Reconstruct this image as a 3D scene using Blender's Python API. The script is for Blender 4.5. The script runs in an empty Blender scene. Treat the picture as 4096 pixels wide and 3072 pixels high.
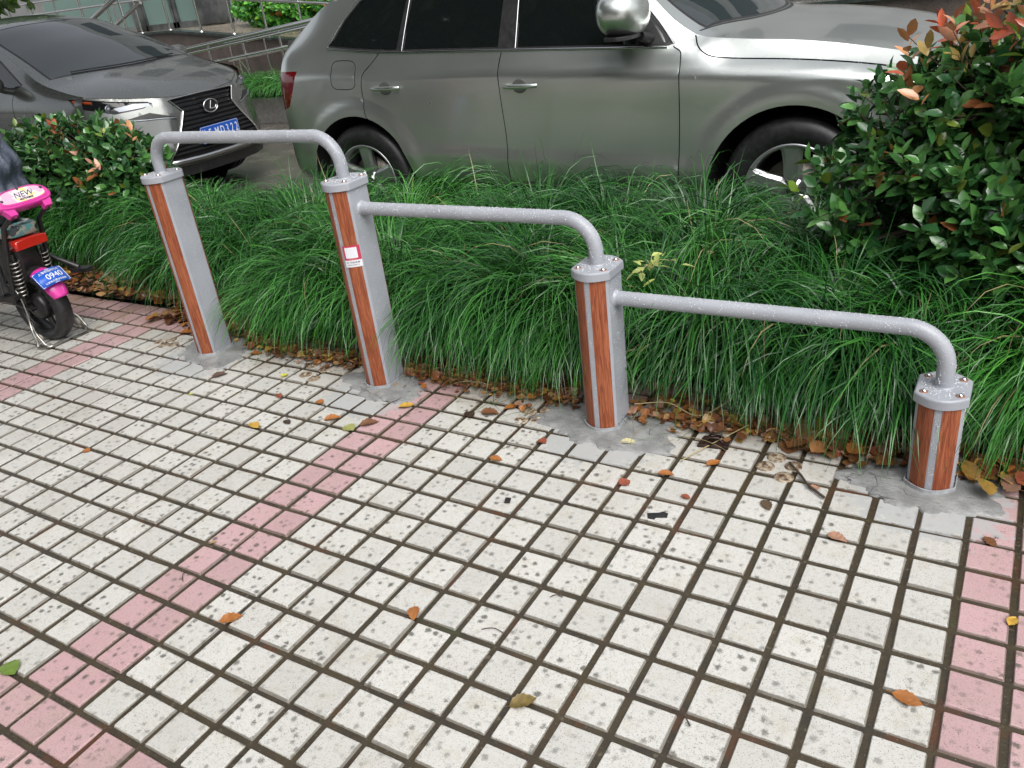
import bpy, bmesh, math, random
import numpy as np
from mathutils import Vector, Matrix, geometry

# ------------------------------------------------------------------ camera, sky, sun, exposure
S = 0.125                                     # paving pitch in metres
scene = bpy.context.scene
COL = scene.collection
cam_d = bpy.data.cameras.new('camera')
cam = bpy.data.objects.new('camera', cam_d); COL.objects.link(cam)
CAMPOS = Vector((16.90294*S, -4.92315*S, 12.41860*S))
RX = Vector((0.85626687, 0.50346937, -0.11543679))
RF = Vector((-0.49634866, 0.74013068, -0.45370099))
RY = RX.cross(-RF) * -1
RY = (-RF).cross(RX)
m = Matrix((RX, RY, -RF)).transposed().to_4x4(); m.translation = CAMPOS
cam.matrix_world = m
cam_d.sensor_width = 36; cam_d.sensor_fit = 'HORIZONTAL'
cam_d.lens = 36*3.27471806/4.096
cam_d.clip_start = 0.05; cam_d.clip_end = 500
scene.camera = cam

world = bpy.data.worlds.new('World'); scene.world = world; world.use_nodes = True
wn = world.node_tree; wn.nodes.clear()
wo = wn.nodes.new('ShaderNodeOutputWorld'); wb = wn.nodes.new('ShaderNodeBackground')
sk = wn.nodes.new('ShaderNodeTexSky'); sk.sky_type = 'NISHITA'; sk.sun_disc = False
SUN_EL, SUN_AZ = 55, 128                        # degrees; azimuth measured from +Y towards +X
sk.sun_elevation = math.radians(SUN_EL); sk.sun_rotation = math.radians(SUN_AZ)
sk.air_density = 1.0; sk.dust_density = 4.0; sk.ozone_density = 1.0
hs = wn.nodes.new('ShaderNodeHueSaturation'); hs.inputs['Saturation'].default_value = 0.25
wn.links.new(sk.outputs[0], hs.inputs['Color']); wn.links.new(hs.outputs[0], wb.inputs[0])
wb.inputs[1].default_value = 0.15
wn.links.new(wb.outputs[0], wo.inputs[0])
sl = bpy.data.lights.new('sun', 'SUN'); sl.energy = 1.5; sl.angle = math.radians(55); sl.color = (1, 0.98, 0.95)
so = bpy.data.objects.new('sun', sl); COL.objects.link(so)
sd = Vector((math.sin(math.radians(SUN_AZ))*math.cos(math.radians(SUN_EL)), math.cos(math.radians(SUN_AZ))*math.cos(math.radians(SUN_EL)), math.sin(math.radians(SUN_EL))))
so.rotation_euler = sd.to_track_quat('Z', 'Y').to_euler()
scene.view_settings.view_transform = 'Standard'; scene.view_settings.look = 'None'
scene.view_settings.exposure = 0.48; scene.view_settings.gamma = 1
scene.cycles.max_bounces = 8; scene.cycles.use_denoising = True
scene.cycles.sample_clamp_indirect = 6

rng = np.random.default_rng(7); random.seed(7)

# ------------------------------------------------------------------ materials
def mat(name, col=(.5,.5,.5), rough=.5, metal=0., coat=0., spec=.5, emit=None):
    m = bpy.data.materials.new(name); m.use_nodes = True
    b = m.node_tree.nodes['Principled BSDF']
    b.inputs['Base Color'].default_value = (*col, 1); b.inputs['Roughness'].default_value = rough
    b.inputs['Metallic'].default_value = metal; b.inputs['Coat Weight'].default_value = coat
    b.inputs['Coat Roughness'].default_value = .04
    b.inputs['Specular IOR Level'].default_value = spec
    return m
class NT:
    """tiny node-building helper"""
    def __init__(s, m): s.t = m.node_tree; s.b = s.t.nodes['Principled BSDF']
    def n(s, kind, **kw):
        n = s.t.nodes.new('ShaderNode'+kind)
        for k, v in kw.items():
            if k in n.inputs.keys(): n.inputs[k].default_value = v
            else: setattr(n, k, v)
        return n
    def l(s, a, b): s.t.links.new(a, b)
    def math(s, op, a, b=None, c=None, clamp=False):
        n = s.t.nodes.new('ShaderNodeMath'); n.operation = op; n.use_clamp = clamp
        for i, v in enumerate((a, b, c)):
            if v is None: continue
            if isinstance(v, (int, float)): n.inputs[i].default_value = v
            else: s.l(v, n.inputs[i])
        return n.outputs[0]
    def mix(s, f, a, b):
        n = s.t.nodes.new('ShaderNodeMix'); n.data_type = 'RGBA'
        for i, v in ((0, f), (6, a), (7, b)):
            if isinstance(v, (int, float)): n.inputs[i].default_value = v
            elif isinstance(v, tuple): n.inputs[i].default_value = (*v, 1)
            else: s.l(v, n.inputs[i])
        return n.outputs[2]
    def noise(s, scale, detail=4, rough=.55, vec=None, dist=0):
        n = s.n('TexNoise', Scale=scale, Detail=detail, Roughness=rough, Distortion=dist)
        if vec is not None: s.l(vec, n.inputs['Vector'])
        return n.outputs['Fac']
    def ss(s, v, lo, hi):
        n = s.t.nodes.new('ShaderNodeMapRange'); n.interpolation_type = 'SMOOTHSTEP'
        s.l(v, n.inputs[0]); n.inputs[1].default_value = lo; n.inputs[2].default_value = hi
        return n.outputs[0]
    def bump(s, h, strength=.3, dist=.002):
        n = s.n('Bump', Strength=strength, Distance=dist); s.l(h, n.inputs['Height']); s.l(n.outputs[0], s.b.inputs['Normal'])
def objco(t):
    return t.n('NewGeometry').outputs['Position']

# paving tiles
POSTS = [(-10.02*S, .895), (-1.19*S, .889), (7.35*S, .616), (16.06*S, .324)]
PY = 14.2*S
def make_tile_mat():
    m = mat('paving_tile', rough=.32); t = NT(m)
    P = objco(t); sx = t.n('SeparateXYZ'); t.l(P, sx.inputs[0])
    cx = t.math('DIVIDE', sx.outputs[0], S); cy = t.math('DIVIDE', sx.outputs[1], S)
    ix = t.math('FLOOR', cx); iy = t.math('FLOOR', cy)
    mx = t.math('FLOORED_MODULO', ix, 17.); my = t.math('FLOORED_MODULO', iy, 17.)
    pink = t.math('MAXIMUM', t.math('LESS_THAN', mx, 1.5), t.math('GREATER_THAN', my, 14.5))
    idx = t.n('CombineXYZ'); t.l(ix, idx.inputs[0]); t.l(iy, idx.inputs[1])
    wn_ = t.n('TexWhiteNoise', noise_dimensions='3D'); t.l(idx.outputs[0], wn_.inputs['Vector'])
    rnd = wn_.outputs['Value']
    white = t.mix(t.noise(2.2, 3, .6, P), (.49,.48,.44), (.60,.595,.565))
    pk = t.mix(t.noise(2.2, 3, .6, P), (.44,.275,.285), (.55,.37,.38))
    base = t.mix(pink, white, pk)
    hsv = t.n('HueSaturation'); t.l(base, hsv.inputs['Color']); t.l(t.math('MULTIPLY_ADD', rnd, .14, .93), hsv.inputs['Value'])
    base = hsv.outputs[0]
    # warm mottling
    base = t.mix(t.math('MULTIPLY', t.ss(t.noise(14, 5, .6, P), .52, .75), .35), base, (.42,.36,.25))
    # fine specks
    sp = t.ss(t.noise(330, 2, .6, P), .60, .67)
    base = t.mix(t.math('MULTIPLY', sp, .8), base, (.09,.08,.065))
    base = t.mix(t.math('MULTIPLY', t.ss(t.noise(85, 6, .78, P), .50, .70), .42), base, (.24,.22,.18))
    # dirt caught in shallow dimples
    wob = t.n('TexNoise', Scale=38., Detail=3., Roughness=.6); t.l(P, wob.inputs['Vector'])
    off = t.n('VectorMath', operation='SCALE', Scale=.013); t.l(wob.outputs['Color'], off.inputs[0])
    Pw = t.n('VectorMath', operation='ADD'); t.l(P, Pw.inputs[0]); t.l(off.outputs[0], Pw.inputs[1])
    vo = t.n('TexVoronoi', Scale=37., Randomness=.7); t.l(Pw.outputs[0], vo.inputs['Vector'])
    cellr = t.n('TexWhiteNoise', noise_dimensions='3D'); t.l(vo.outputs['Position'], cellr.inputs['Vector'])
    dd = t.math('ADD', vo.outputs['Distance'], t.math('MULTIPLY', t.math('SUBTRACT', t.noise(210, 5, .8, P), .5), .95))
    size = t.math('MULTIPLY_ADD', cellr.outputs['Value'], .20, .06)
    spot = t.math('SUBTRACT', 1., t.ss(t.math('SUBTRACT', dd, size), -.10, .17))
    leftw = t.math('MULTIPLY', t.ss(sx.outputs[0], 2.0, -.8), .30)
    strong = t.ss(t.math('ADD', t.math('ADD', cellr.outputs['Value'], leftw), t.math('MULTIPLY', t.math('SUBTRACT', t.noise(1.9, 4, .6, P), .5), 1.3)), -.02, 1.25)
    tilev = t.math('MULTIPLY_ADD', rnd, .9, .5)
    spot = t.math('MULTIPLY', t.math('MULTIPLY', spot, strong), tilev, clamp=True)
    base = t.mix(t.math('MULTIPLY', spot, .85), base, (.085,.082,.068))
    grime = t.ss(t.noise(3.1, 6, .72, P), .50, .72)
    base = t.mix(t.math('MULTIPLY', grime, .26), base, (.27,.245,.19))
    fx_ = t.math('ABSOLUTE', t.math('SUBTRACT', t.math('FRACT', cx), .5)); fy_ = t.math('ABSOLUTE', t.math('SUBTRACT', t.math('FRACT', cy), .5))
    rim = t.ss(t.math('ADD', t.math('MAXIMUM', fx_, fy_), t.math('MULTIPLY', t.math('SUBTRACT', t.noise(120, 4, .7, P), .5), .035)), .409, .422)
    base = t.mix(t.math('MULTIPLY', rim, .70), base, (.11,.095,.07))
    # brown leaf-tannin stain beside the bed
    near = t.ss(sx.outputs[1], 1.55, 1.98)
    st = t.math('MULTIPLY', near, t.ss(t.noise(5, 5, .65, P), .40, .68))
    base = t.mix(t.math('MULTIPLY', st, .55), base, (.30,.20,.11))
    # cement smeared over the tiles around each post
    sm = None
    for (px, _), dx in zip(POSTS, (0.02, .02, .03, .0)):
        ax = t.math('SUBTRACT', sx.outputs[0], px+dx); ay = t.math('SUBTRACT', sx.outputs[1], PY-.13)
        r = t.math('SQRT', t.math('ADD', t.math('MULTIPLY', ax, ax), t.math('MULTIPLY', t.math('MULTIPLY', ay, ay), 1.5)))
        r = t.math('ADD', r, t.math('MULTIPLY', t.math('SUBTRACT', t.noise(26, 6, .75, P), .5), .42))
        k = t.math('SUBTRACT', 1., t.ss(r, .20, .225))
        sm = k if sm is None else t.math('MAXIMUM', sm, k)
    base = t.mix(t.math('MULTIPLY', sm, .8), base, (.40,.41,.41))
    t.l(base, t.b.inputs['Base Color'])
    t.l(t.math('MULTIPLY_ADD', t.noise(7, 4, .6, P), .35, .16), t.b.inputs['Roughness'])
    h = t.math('SUBTRACT', t.math('MULTIPLY', t.noise(60, 5, .6, P), .6), t.math('MULTIPLY', spot, .5))
    t.bump(h, .45, .002)
    return m
def make_groove_mat():
    m = mat('joint_muck', rough=.2); t = NT(m); P = objco(t)
    a = t.mix(t.ss(t.noise(9, 5, .65, P), .35, .65), (.060,.046,.026), (.040,.033,.024))
    a = t.mix(t.ss(t.noise(4, 4, .6, P), .55, .7), a, (.085,.038,.02))
    a = t.mix(t.ss(t.noise(300, 2, .5, P), .70, .74), a, (.22,.2,.16))
    a = t.mix(t.ss(t.noise(2.3, 5, .7, P), .60, .70), a, (.048,.052,.024))
    a = t.mix(t.math('MULTIPLY', t.ss(t.noise(45, 4, .7, P), .60, .68), .6), a, (.15,.125,.085))
    t.l(a, t.b.inputs['Base Color']); t.l(t.math('MULTIPLY_ADD', t.noise(12, 3, .6, P), .6, -.05, clamp=True), t.b.inputs['Roughness'])
    t.bump(t.noise(90, 5, .65, P), .6, .004)
    return m
def noisy(name, c1, c2, scale, rough=(.3,.6), bump=.3, bd=.003, detail=5, metal=0, coat=0, speck=None):
    m = mat(name, c1, .5, metal, coat); t = NT(m); P = objco(t)
    f = t.noise(scale, detail, .6, P)
    c = t.mix(t.ss(f, .35, .65), c1, c2)
    if speck: c = t.mix(t.ss(t.noise(speck[0], 2, .5, P), speck[1], speck[1]+.05), c, speck[2])
    t.l(c, t.b.inputs['Base Color'])
    t.l(t.math('MULTIPLY_ADD', f, rough[1]-rough[0], rough[0]), t.b.inputs['Roughness'])
    if bump: t.bump(t.noise(scale*4, 5, .6, P), bump, bd)
    return m
def attr_mat(name, rough=.35, spec=.5, bump=None, trans=0.):
    """colour is stored per leaf / blade in the colour attribute 'tint' """
    m = mat(name, rough=rough, spec=spec); t = NT(m)
    a = t.n('Attribute', attribute_name='tint'); P = objco(t)
    hsv = t.n('HueSaturation'); t.l(a.outputs['Color'], hsv.inputs['Color'])
    t.l(t.math('MULTIPLY_ADD', t.noise(60, 3, .6, P), .5, .75), hsv.inputs['Value'])
    t.l(hsv.outputs[0], t.b.inputs['Base Color'])
    if bump: t.bump(t.noise(bump, 3, .6, P), .3, .002)
    if trans:
        tr = t.n('BsdfTranslucent'); t.l(hsv.outputs[0], tr.inputs['Color'])
        mx = t.n('MixShader'); mx.inputs[0].default_value = trans
        out = t.t.nodes['Material Output']
        t.l(t.b.outputs[0], mx.inputs[1]); t.l(tr.outputs[0], mx.inputs[2]); t.l(mx.outputs[0], out.inputs[0])
    return m
def wood_mat():
    m = mat('printed_wood', rough=.42, spec=.3); t = NT(m)
    tc = t.n('TexCoord'); mp = t.n('Mapping'); t.l(tc.outputs['Object'], mp.inputs[0]); mp.inputs['Scale'].default_value = (60, 60, 3.2)
    w = t.n('TexNoise', Scale=2.2, Detail=5., Roughness=.65, Distortion=1.2); t.l(mp.outputs[0], w.inputs['Vector'])
    c = t.mix(t.ss(w.outputs['Fac'], .38, .62), (.21,.052,.022), (.35,.112,.050))
    mp2 = t.n('Mapping'); t.l(tc.outputs['Object'], mp2.inputs[0]); mp2.inputs['Scale'].default_value = (160, 160, 7)
    g = t.n('TexNoise', Scale=2., Detail=3., Roughness=.6); t.l(mp2.outputs[0], g.inputs['Vector'])
    c = t.mix(t.math('MULTIPLY', t.ss(g.outputs['Fac'], .56, .64), .8), c, (.12,.026,.014))
    t.l(c, t.b.inputs['Base Color']); t.bump(g.outputs['Fac'], .12, .0006)
    return m

M = {}
M['tile'] = make_tile_mat(); M['groove'] = make_groove_mat()
M['grey_paint'] = noisy('grey_powder_coat', (.31,.325,.36), (.355,.37,.405), 7, (.26,.45), .08, .0006, speck=(700,.72,(.55,.56,.58)))
M['grey_edge'] = noisy('worn_grey_edge', (.30,.31,.33), (.42,.43,.44), 40, (.4,.6), .3, .001)
M['wood'] = wood_mat()
M['bolt'] = mat('polished_bolt', (.75,.74,.73), .08, 1.)
M['rust'] = noisy('rusty_washer', (.20,.075,.04), (.35,.18,.12), 120, (.5,.8))
M['drop'] = mat('water_bead', (.86,.88,.9), .04, 0, 1., 1.0)  # near-white base paints the glints into the beads
b = M['drop'].node_tree.nodes['Principled BSDF']; b.inputs['Transmission Weight'].default_value = .25; b.inputs['IOR'].default_value = 1.33
def cement_mat():
    m = mat('cement_patch', rough=.55); t = NT(m); P = objco(t)
    c = t.mix(t.ss(t.noise(9, 6, .7, P), .36, .64), (.20,.205,.205), (.33,.335,.33))
    mp = t.n('Mapping'); t.l(P, mp.inputs[0]); mp.inputs['Scale'].default_value = (14, 90, 10); mp.inputs['Rotation'].default_value = (0,0,.5)
    tw = t.n('TexNoise', Scale=1., Detail=4., Roughness=.7); t.l(mp.outputs[0], tw.inputs['Vector'])
    c = t.mix(t.math('MULTIPLY', t.ss(tw.outputs['Fac'], .55, .68), .6), c, (.13,.125,.115))
    vc = t.n('TexVoronoi', feature='DISTANCE_TO_EDGE', Scale=11.); 
    wv = t.n('TexNoise', Scale=20., Detail=3.); t.l(P, wv.inputs['Vector']); of = t.n('VectorMath', operation='SCALE', Scale=.06); t.l(wv.outputs['Color'], of.inputs[0])
    ad = t.n('VectorMath', operation='ADD'); t.l(P, ad.inputs[0]); t.l(of.outputs[0], ad.inputs[1]); t.l(ad.outputs[0], vc.inputs['Vector'])
    crk = t.math('SUBTRACT', 1., t.ss(vc.outputs['Distance'], .0, .012)); crk = t.math('MULTIPLY', crk, t.ss(t.noise(4, 3, .6, P), .5, .6))
    c = t.mix(t.math('MULTIPLY', crk, .8), c, (.05,.045,.04))
    c = t.mix(t.ss(t.noise(160, 3, .6, P), .62, .68), c, (.12,.11,.095)); c = t.mix(t.ss(t.noise(11, 5, .7, P), .60, .74), c, (.22,.18,.12))
    t.l(c, t.b.inputs['Base Color']); t.l(t.math('MULTIPLY_ADD', t.noise(6, 3, .6, P), .5, .2), t.b.inputs['Roughness'])
    h = t.math('SUBTRACT', t.math('ADD', t.noise(40, 6, .75, P), t.math('MULTIPLY', tw.outputs['Fac'], .8)), crk); t.bump(h, .9, .005); return m
M['cement'] = cement_mat()
M['soil'] = noisy('wet_soil', (.02,.014,.01), (.045,.032,.02), 18, (.5,.8), .8, .01)
M['grass'] = attr_mat('sedge_blade', .26, .5, None, .12)
M['leaf'] = attr_mat('glossy_leaf', .17, .65, 90, .08)
M['dead'] = attr_mat('dead_leaf', .28, .6, 120)
M['bark'] = noisy('dark_twig', (.035,.025,.018), (.07,.05,.035), 60, (.6,.8))
M['asphalt'] = noisy('wet_concrete_road', (.085,.078,.068), (.14,.125,.105), 2.5, (.08,.42), .35, .003, speck=(160,.66,(.05,.045,.04)))
M['kerb'] = noisy('kerb_stone', (.20,.19,.17), (.28,.27,.25), 20, (.4,.7), .4, .003)

# ------------------------------------------------------------------ object helpers
def link(name, me, parent=None, mats=()):
    o = bpy.data.objects.new(name, me); COL.objects.link(o)
    for x in mats: me.materials.append(x)
    if parent is not None: o.parent = parent
    return o
def tag(o, label=None, cat=None, group=None, kind=None):
    if label: o['label'] = label
    if cat: o['category'] = cat
    if group: o['group'] = group
    if kind: o['kind'] = kind
    return o
def thing(name, label, cat, loc=(0,0,0), rotz=0, group=None):
    o = bpy.data.objects.new(name, None); COL.objects.link(o)
    o.location = loc; o.rotation_euler = (0,0,rotz); o.empty_display_size = .1
    return tag(o, label, cat, group)
def mesh_np(name, V, F, tint=None, smooth=True, uv=None):
    """V (n,3); F (m,k) constant-size faces; tint (n,3) optional"""
    me = bpy.data.meshes.new(name); V = np.asarray(V, np.float32); F = np.asarray(F, np.int32)
    n, mcount, k = len(V), len(F), F.shape[1]
    me.vertices.add(n); me.vertices.foreach_set('co', V.ravel())
    me.loops.add(mcount*k); me.loops.foreach_set('vertex_index', F.ravel())
    me.polygons.add(mcount); me.polygons.foreach_set('loop_start', np.arange(mcount, dtype=np.int32)*k)
    me.polygons.foreach_set('loop_total', np.full(mcount, k, np.int32))
    me.polygons.foreach_set('use_smooth', np.full(mcount, smooth))
    if tint is not None:
        a = me.color_attributes.new('tint', 'FLOAT_COLOR', 'POINT')
        a.data.foreach_set('color', np.c_[tint, np.ones(n)].astype(np.float32).ravel())
    me.update(); me.validate(); return me
class MB:
    """collects shapes into one mesh"""
    def __init__(s): s.v = []; s.f = []; s.sm = []
    def add(s, vs, fs, smooth=False):
        n = len(s.v); s.v += [tuple(v) for v in vs]; s.f += [tuple(i+n for i in f) for f in fs]; s.sm += [smooth]*len(fs)
    def box(s, c, d, rz=0, M_=None):
        vs = [Vector((sx*d[0]/2, sy*d[1]/2, sz*d[2]/2)) for sx in (-1,1) for sy in (-1,1) for sz in (-1,1)]
        R = M_ if M_ is not None else Matrix.Rotation(rz, 3, 'Z')
        vs = [R@v+Vector(c) for v in vs]
        s.add(vs, [(0,1,3,2),(4,6,7,5),(0,4,5,1),(2,3,7,6),(0,2,6,4),(1,5,7,3)])
    def tube(s, pts, r, n=12, caps=True, closed=False):
        pts = [Vector(p) for p in pts]; N = len(pts)
        rs = r if isinstance(r, (list, tuple)) else [r]*N
        up = None; rings = []
        for i, p in enumerate(pts):
            if closed: d = (pts[(i+1)%N]-pts[i-1])
            else: d = (pts[min(i+1,N-1)]-pts[max(i-1,0)])
            d.normalize()
            if up is None:
                up = Vector((0,0,1)) if abs(d.z) < .9 else Vector((0,1,0))
            a = d.cross(up).normalized(); b_ = a.cross(d).normalized(); up = b_
            rings.append([p+a*math.cos(2*PI*k/n)*rs[i]+b_*math.sin(2*PI*k/n)*rs[i] for k in range(n)])
        vs = [v for rg in rings for v in rg]; fs = []
        for i in range(N if closed else N-1):
            j = (i+1) % N
            for k in range(n):
                k2 = (k+1) % n; fs.append((i*n+k, i*n+k2, j*n+k2, j*n+k))
        s.add(vs, fs, True)
        if caps and not closed:
            s.add(rings[0], [tuple(range(n))]); s.add(rings[-1], [tuple(reversed(range(n)))])
    def lathe(s, prof, n=32, M_=None, closed=False):
        """prof: (r, h) revolved about local Z"""
        M_ = M_ or Matrix.Identity(4); N = len(prof); vs = []
        for r, h in prof:
            for k in range(n):
                a = 2*PI*k/n; vs.append(M_@Vector((r*math.cos(a), r*math.sin(a), h)))
        fs = []
        for i in range(N if closed else N-1):
            j = (i+1) % N
            for k in range(n):
                k2 = (k+1) % n; fs.append((i*n+k, i*n+k2, j*n+k2, j*n+k))
        s.add(vs, fs, True)
    def prism(s, poly, z0, z1, M_=None, bevel=0, smooth=False):
        """poly (x,y) extruded z0..z1, top edge bevelled"""
        M_ = M_ or Matrix.Identity(4); n = len(poly)
        lv = [(poly, z0), (poly, z1-bevel)]
        if bevel:
            c = sum((Vector(p) for p in [(a, b_) for a, b_ in poly]), Vector((0,0)))/n
            for q in (.35, .75, 1.):
                ins = bevel*(1-math.cos(q*PI/2)); dz = bevel*math.sin(q*PI/2)
                pl = []
                for p in poly:
                    d = Vector(p)-c; L = d.length or 1
                    pl.append(tuple(c+d*(L-ins)/L))
                lv.append((pl, z1-bevel+dz))
        vs = [M_@Vector((x, y, z)) for pl, z in lv for x, y in pl]
        k = len(lv)
        fs = []
        for i in range(k-1):
            for j in range(n):
                j2 = (j+1) % n; fs.append((i*n+j, i*n+j2, (i+1)*n+j2, (i+1)*n+j))
        s.add(vs, fs, smooth)
        nb = len(s.v)-len(vs)
        s.f.append(tuple(nb+(k-1)*n+j for j in range(n))); s.sm.append(False)
        s.f.append(tuple(nb+j for j in reversed(range(n)))); s.sm.append(False)
    def build(s, name, mat_, parent=None, bevel=0, subsurf=0):
        me = bpy.data.meshes.new(name); me.from_pydata(s.v, [], s.f)
        me.polygons.foreach_set('use_smooth', s.sm); me.update()
        o = link(name, me, parent, mat_ if isinstance(mat_, (list, tuple)) else [mat_])
        if bevel:
            b_ = o.modifiers.new('bevel', 'BEVEL'); b_.width = bevel; b_.segments = 2; b_.limit_method = 'ANGLE'; b_.angle_limit = math.radians(40)
        if subsurf:
            b_ = o.modifiers.new('sub', 'SUBSURF'); b_.levels = b_.render_levels = subsurf
        return o
PI = math.pi
def arc(cx, cy, r, a0, a1, n): return [(cx+r*math.cos(a0+(a1-a0)*i/n), cy+r*math.sin(a0+(a1-a0)*i/n)) for i in range(n+1)]
def text_mesh(body, size, extrude=.0006, bold=0., align='CENTER'):
    cu = bpy.data.curves.new('txt', 'FONT'); cu.body = body; cu.size = size; cu.extrude = extrude; cu.offset = bold
    cu.align_x = align; cu.align_y = 'CENTER'
    o = bpy.data.objects.new('txt', cu); COL.objects.link(o)
    dg = bpy.context.evaluated_depsgraph_get(); me = bpy.data.meshes.new_from_object(o.evaluated_get(dg))
    bpy.data.objects.remove(o); bpy.data.curves.remove(cu); return me

# ------------------------------------------------------------------ ground
def make_tiles():
    half = S*.422; ch = S*.018; c0, c1, r0, r1 = -76, 46, -26, 17
    cs = np.array([(c+.5, r+.5) for c in range(c0, c1) for r in range(r0, r1)])*S
    n = len(cs)
    def ring(h, c_): return np.array([(-h,-h+c_),(-h+c_,-h),(h-c_,-h),(h,-h+c_),(h,h-c_),(h-c_,h),(-h+c_,h),(-h,h-c_)])
    jit = rng.normal(0, .0011, (n,1,2)); rot = rng.normal(0, .010, n)
    dz = rng.normal(0, .0010, n); tilt = rng.normal(0, .011, (n,2))
    L = []
    for (h, c_, z) in ((half+.003, ch, -.008), (half, ch, -.0012), (half-.0015, ch*.9, 0.)):
        R_ = ring(h, c_); c_s, s_s = np.cos(rot)[:,None], np.sin(rot)[:,None]
        x = R_[None,:,0]*c_s-R_[None,:,1]*s_s; y = R_[None,:,0]*s_s+R_[None,:,1]*c_s
        zz = z+dz[:,None]+x*tilt[:,:1]+y*tilt[:,1:]
        L.append(np.stack([x+cs[:,:1]+jit[:,:,0], y+cs[:,1:]+jit[:,:,1], zz], -1))
    V = np.concatenate(L, 1).reshape(-1, 3)
    F = []
    for a in (0, 8):
        for j in range(8): F.append((a+j, a+(j+1)%8, a+8+(j+1)%8, a+8+j))
    for q in ((16,17,18,19),(16,19,20,23),(20,21,22,23)): F.append(q)
    F = (np.array(F)[None]+24*np.arange(n)[:,None,None]).reshape(-1, 4)
    me = mesh_np('pavement', V, F, smooth=False)
    return me
pave = link('pavement', make_tiles(), None, [M['tile']]); tag(pave, kind='structure')
gb = MB(); gb.add([(-9.6, -3.4, -.0055), (5.8, -3.4, -.0055), (5.8, 2.128, -.0055), (-9.6, 2.128, -.0055)], [(0,1,2,3)])
tag(gb.build('pavement_base', M['groove']), kind='structure')
def grid_sheet(name, x0, x1, y0, y1, z, nx, ny, m, amp=0., sc=1.):
    xs = np.linspace(x0, x1, nx+1); ys = np.linspace(y0, y1, ny+1); X, Y = np.meshgrid(xs, ys, indexing='ij')
    Z = z+amp*(np.sin(X*3.1*sc+1)*np.cos(Y*2.7*sc)+.5*np.sin(X*7.3*sc+Y*5*sc)+.6*rng.normal(0, .4, X.shape))
    V = np.stack([X, Y, Z], -1).reshape(-1, 3); i = np.arange((nx+1)*(ny+1)).reshape(nx+1, ny+1)
    F = np.stack([i[:-1,:-1], i[1:,:-1], i[1:,1:], i[:-1,1:]], -1).reshape(-1, 4)
    return link(name, mesh_np(name, V, F), None, [m])
tag(grid_sheet('planting_bed', -9.5, 5.8, 2.13, 3.42, .02, 160, 26, M['soil'], .012), kind='structure')
tag(grid_sheet('road', -60, 60, 3.4, 7.72, -.02, 60, 6, M['asphalt'], 0), kind='structure')
gz = MB(); gz.add([(-120,-120,-.06),(120,-120,-.06),(120,120,-.06),(-120,120,-.06)], [(0,1,2,3)])
tag(gz.build('ground', M['asphalt']), kind='structure')
kb = MB(); kb.box((-1.85, 3.45, .02), (15.3, .08, .12))
tag(kb.build('kerb', M['kerb'], None, .006), kind='structure')

def blob(cx, cy, rx, ry, n, seed, rough=.17, top=.003, dome=.004, name='cement_patch', m=None, zb=-.006):
    r_ = random.Random(seed); ph = [r_.uniform(0, 6.28) for _ in range(7)]
    def rad(a):
        v = 1.
        for k, p in zip((2,3,5,8,13,21,34), ph): v += rough/(k**.55)*math.sin(k*a+p)
        return v
    vs = [(cx, cy, top+dome)]; fs = []; rings = ((.5, top+dome*.9), (.85, top+dome*.5), (.97, top), (1., top-.003), (1.015, zb))
    for q, z in rings:
        for i in range(n):
            a = 2*PI*i/n; R_ = rad(a)*q
            vs.append((cx+rx*R_*math.cos(a), cy+ry*R_*math.sin(a), z))
    for i in range(n): fs.append((0, 1+i, 1+(i+1)%n))
    for k in range(len(rings)-1):
        for i in range(n): fs.append((1+k*n+i, 1+(k+1)*n+i, 1+(k+1)*n+(i+1)%n, 1+k*n+(i+1)%n))
    me = bpy.data.meshes.new(name); me.from_pydata(vs, [], fs); me.polygons.foreach_set('use_smooth', [True]*len(fs))
    return link(name, me, None, [m or M['cement']])
for k, (px, _) in enumerate(POSTS):
    rx, ry, dx, dy = [(.20,.16,.02,-.02), (.21,.15,.02,-.02), (.245,.19,.03,-.02), (.205,.165,.0,-.03)][k]
    o = blob(px+dx, PY+dy, rx, ry, 96, 11+k); tag(o, kind='structure')

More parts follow.
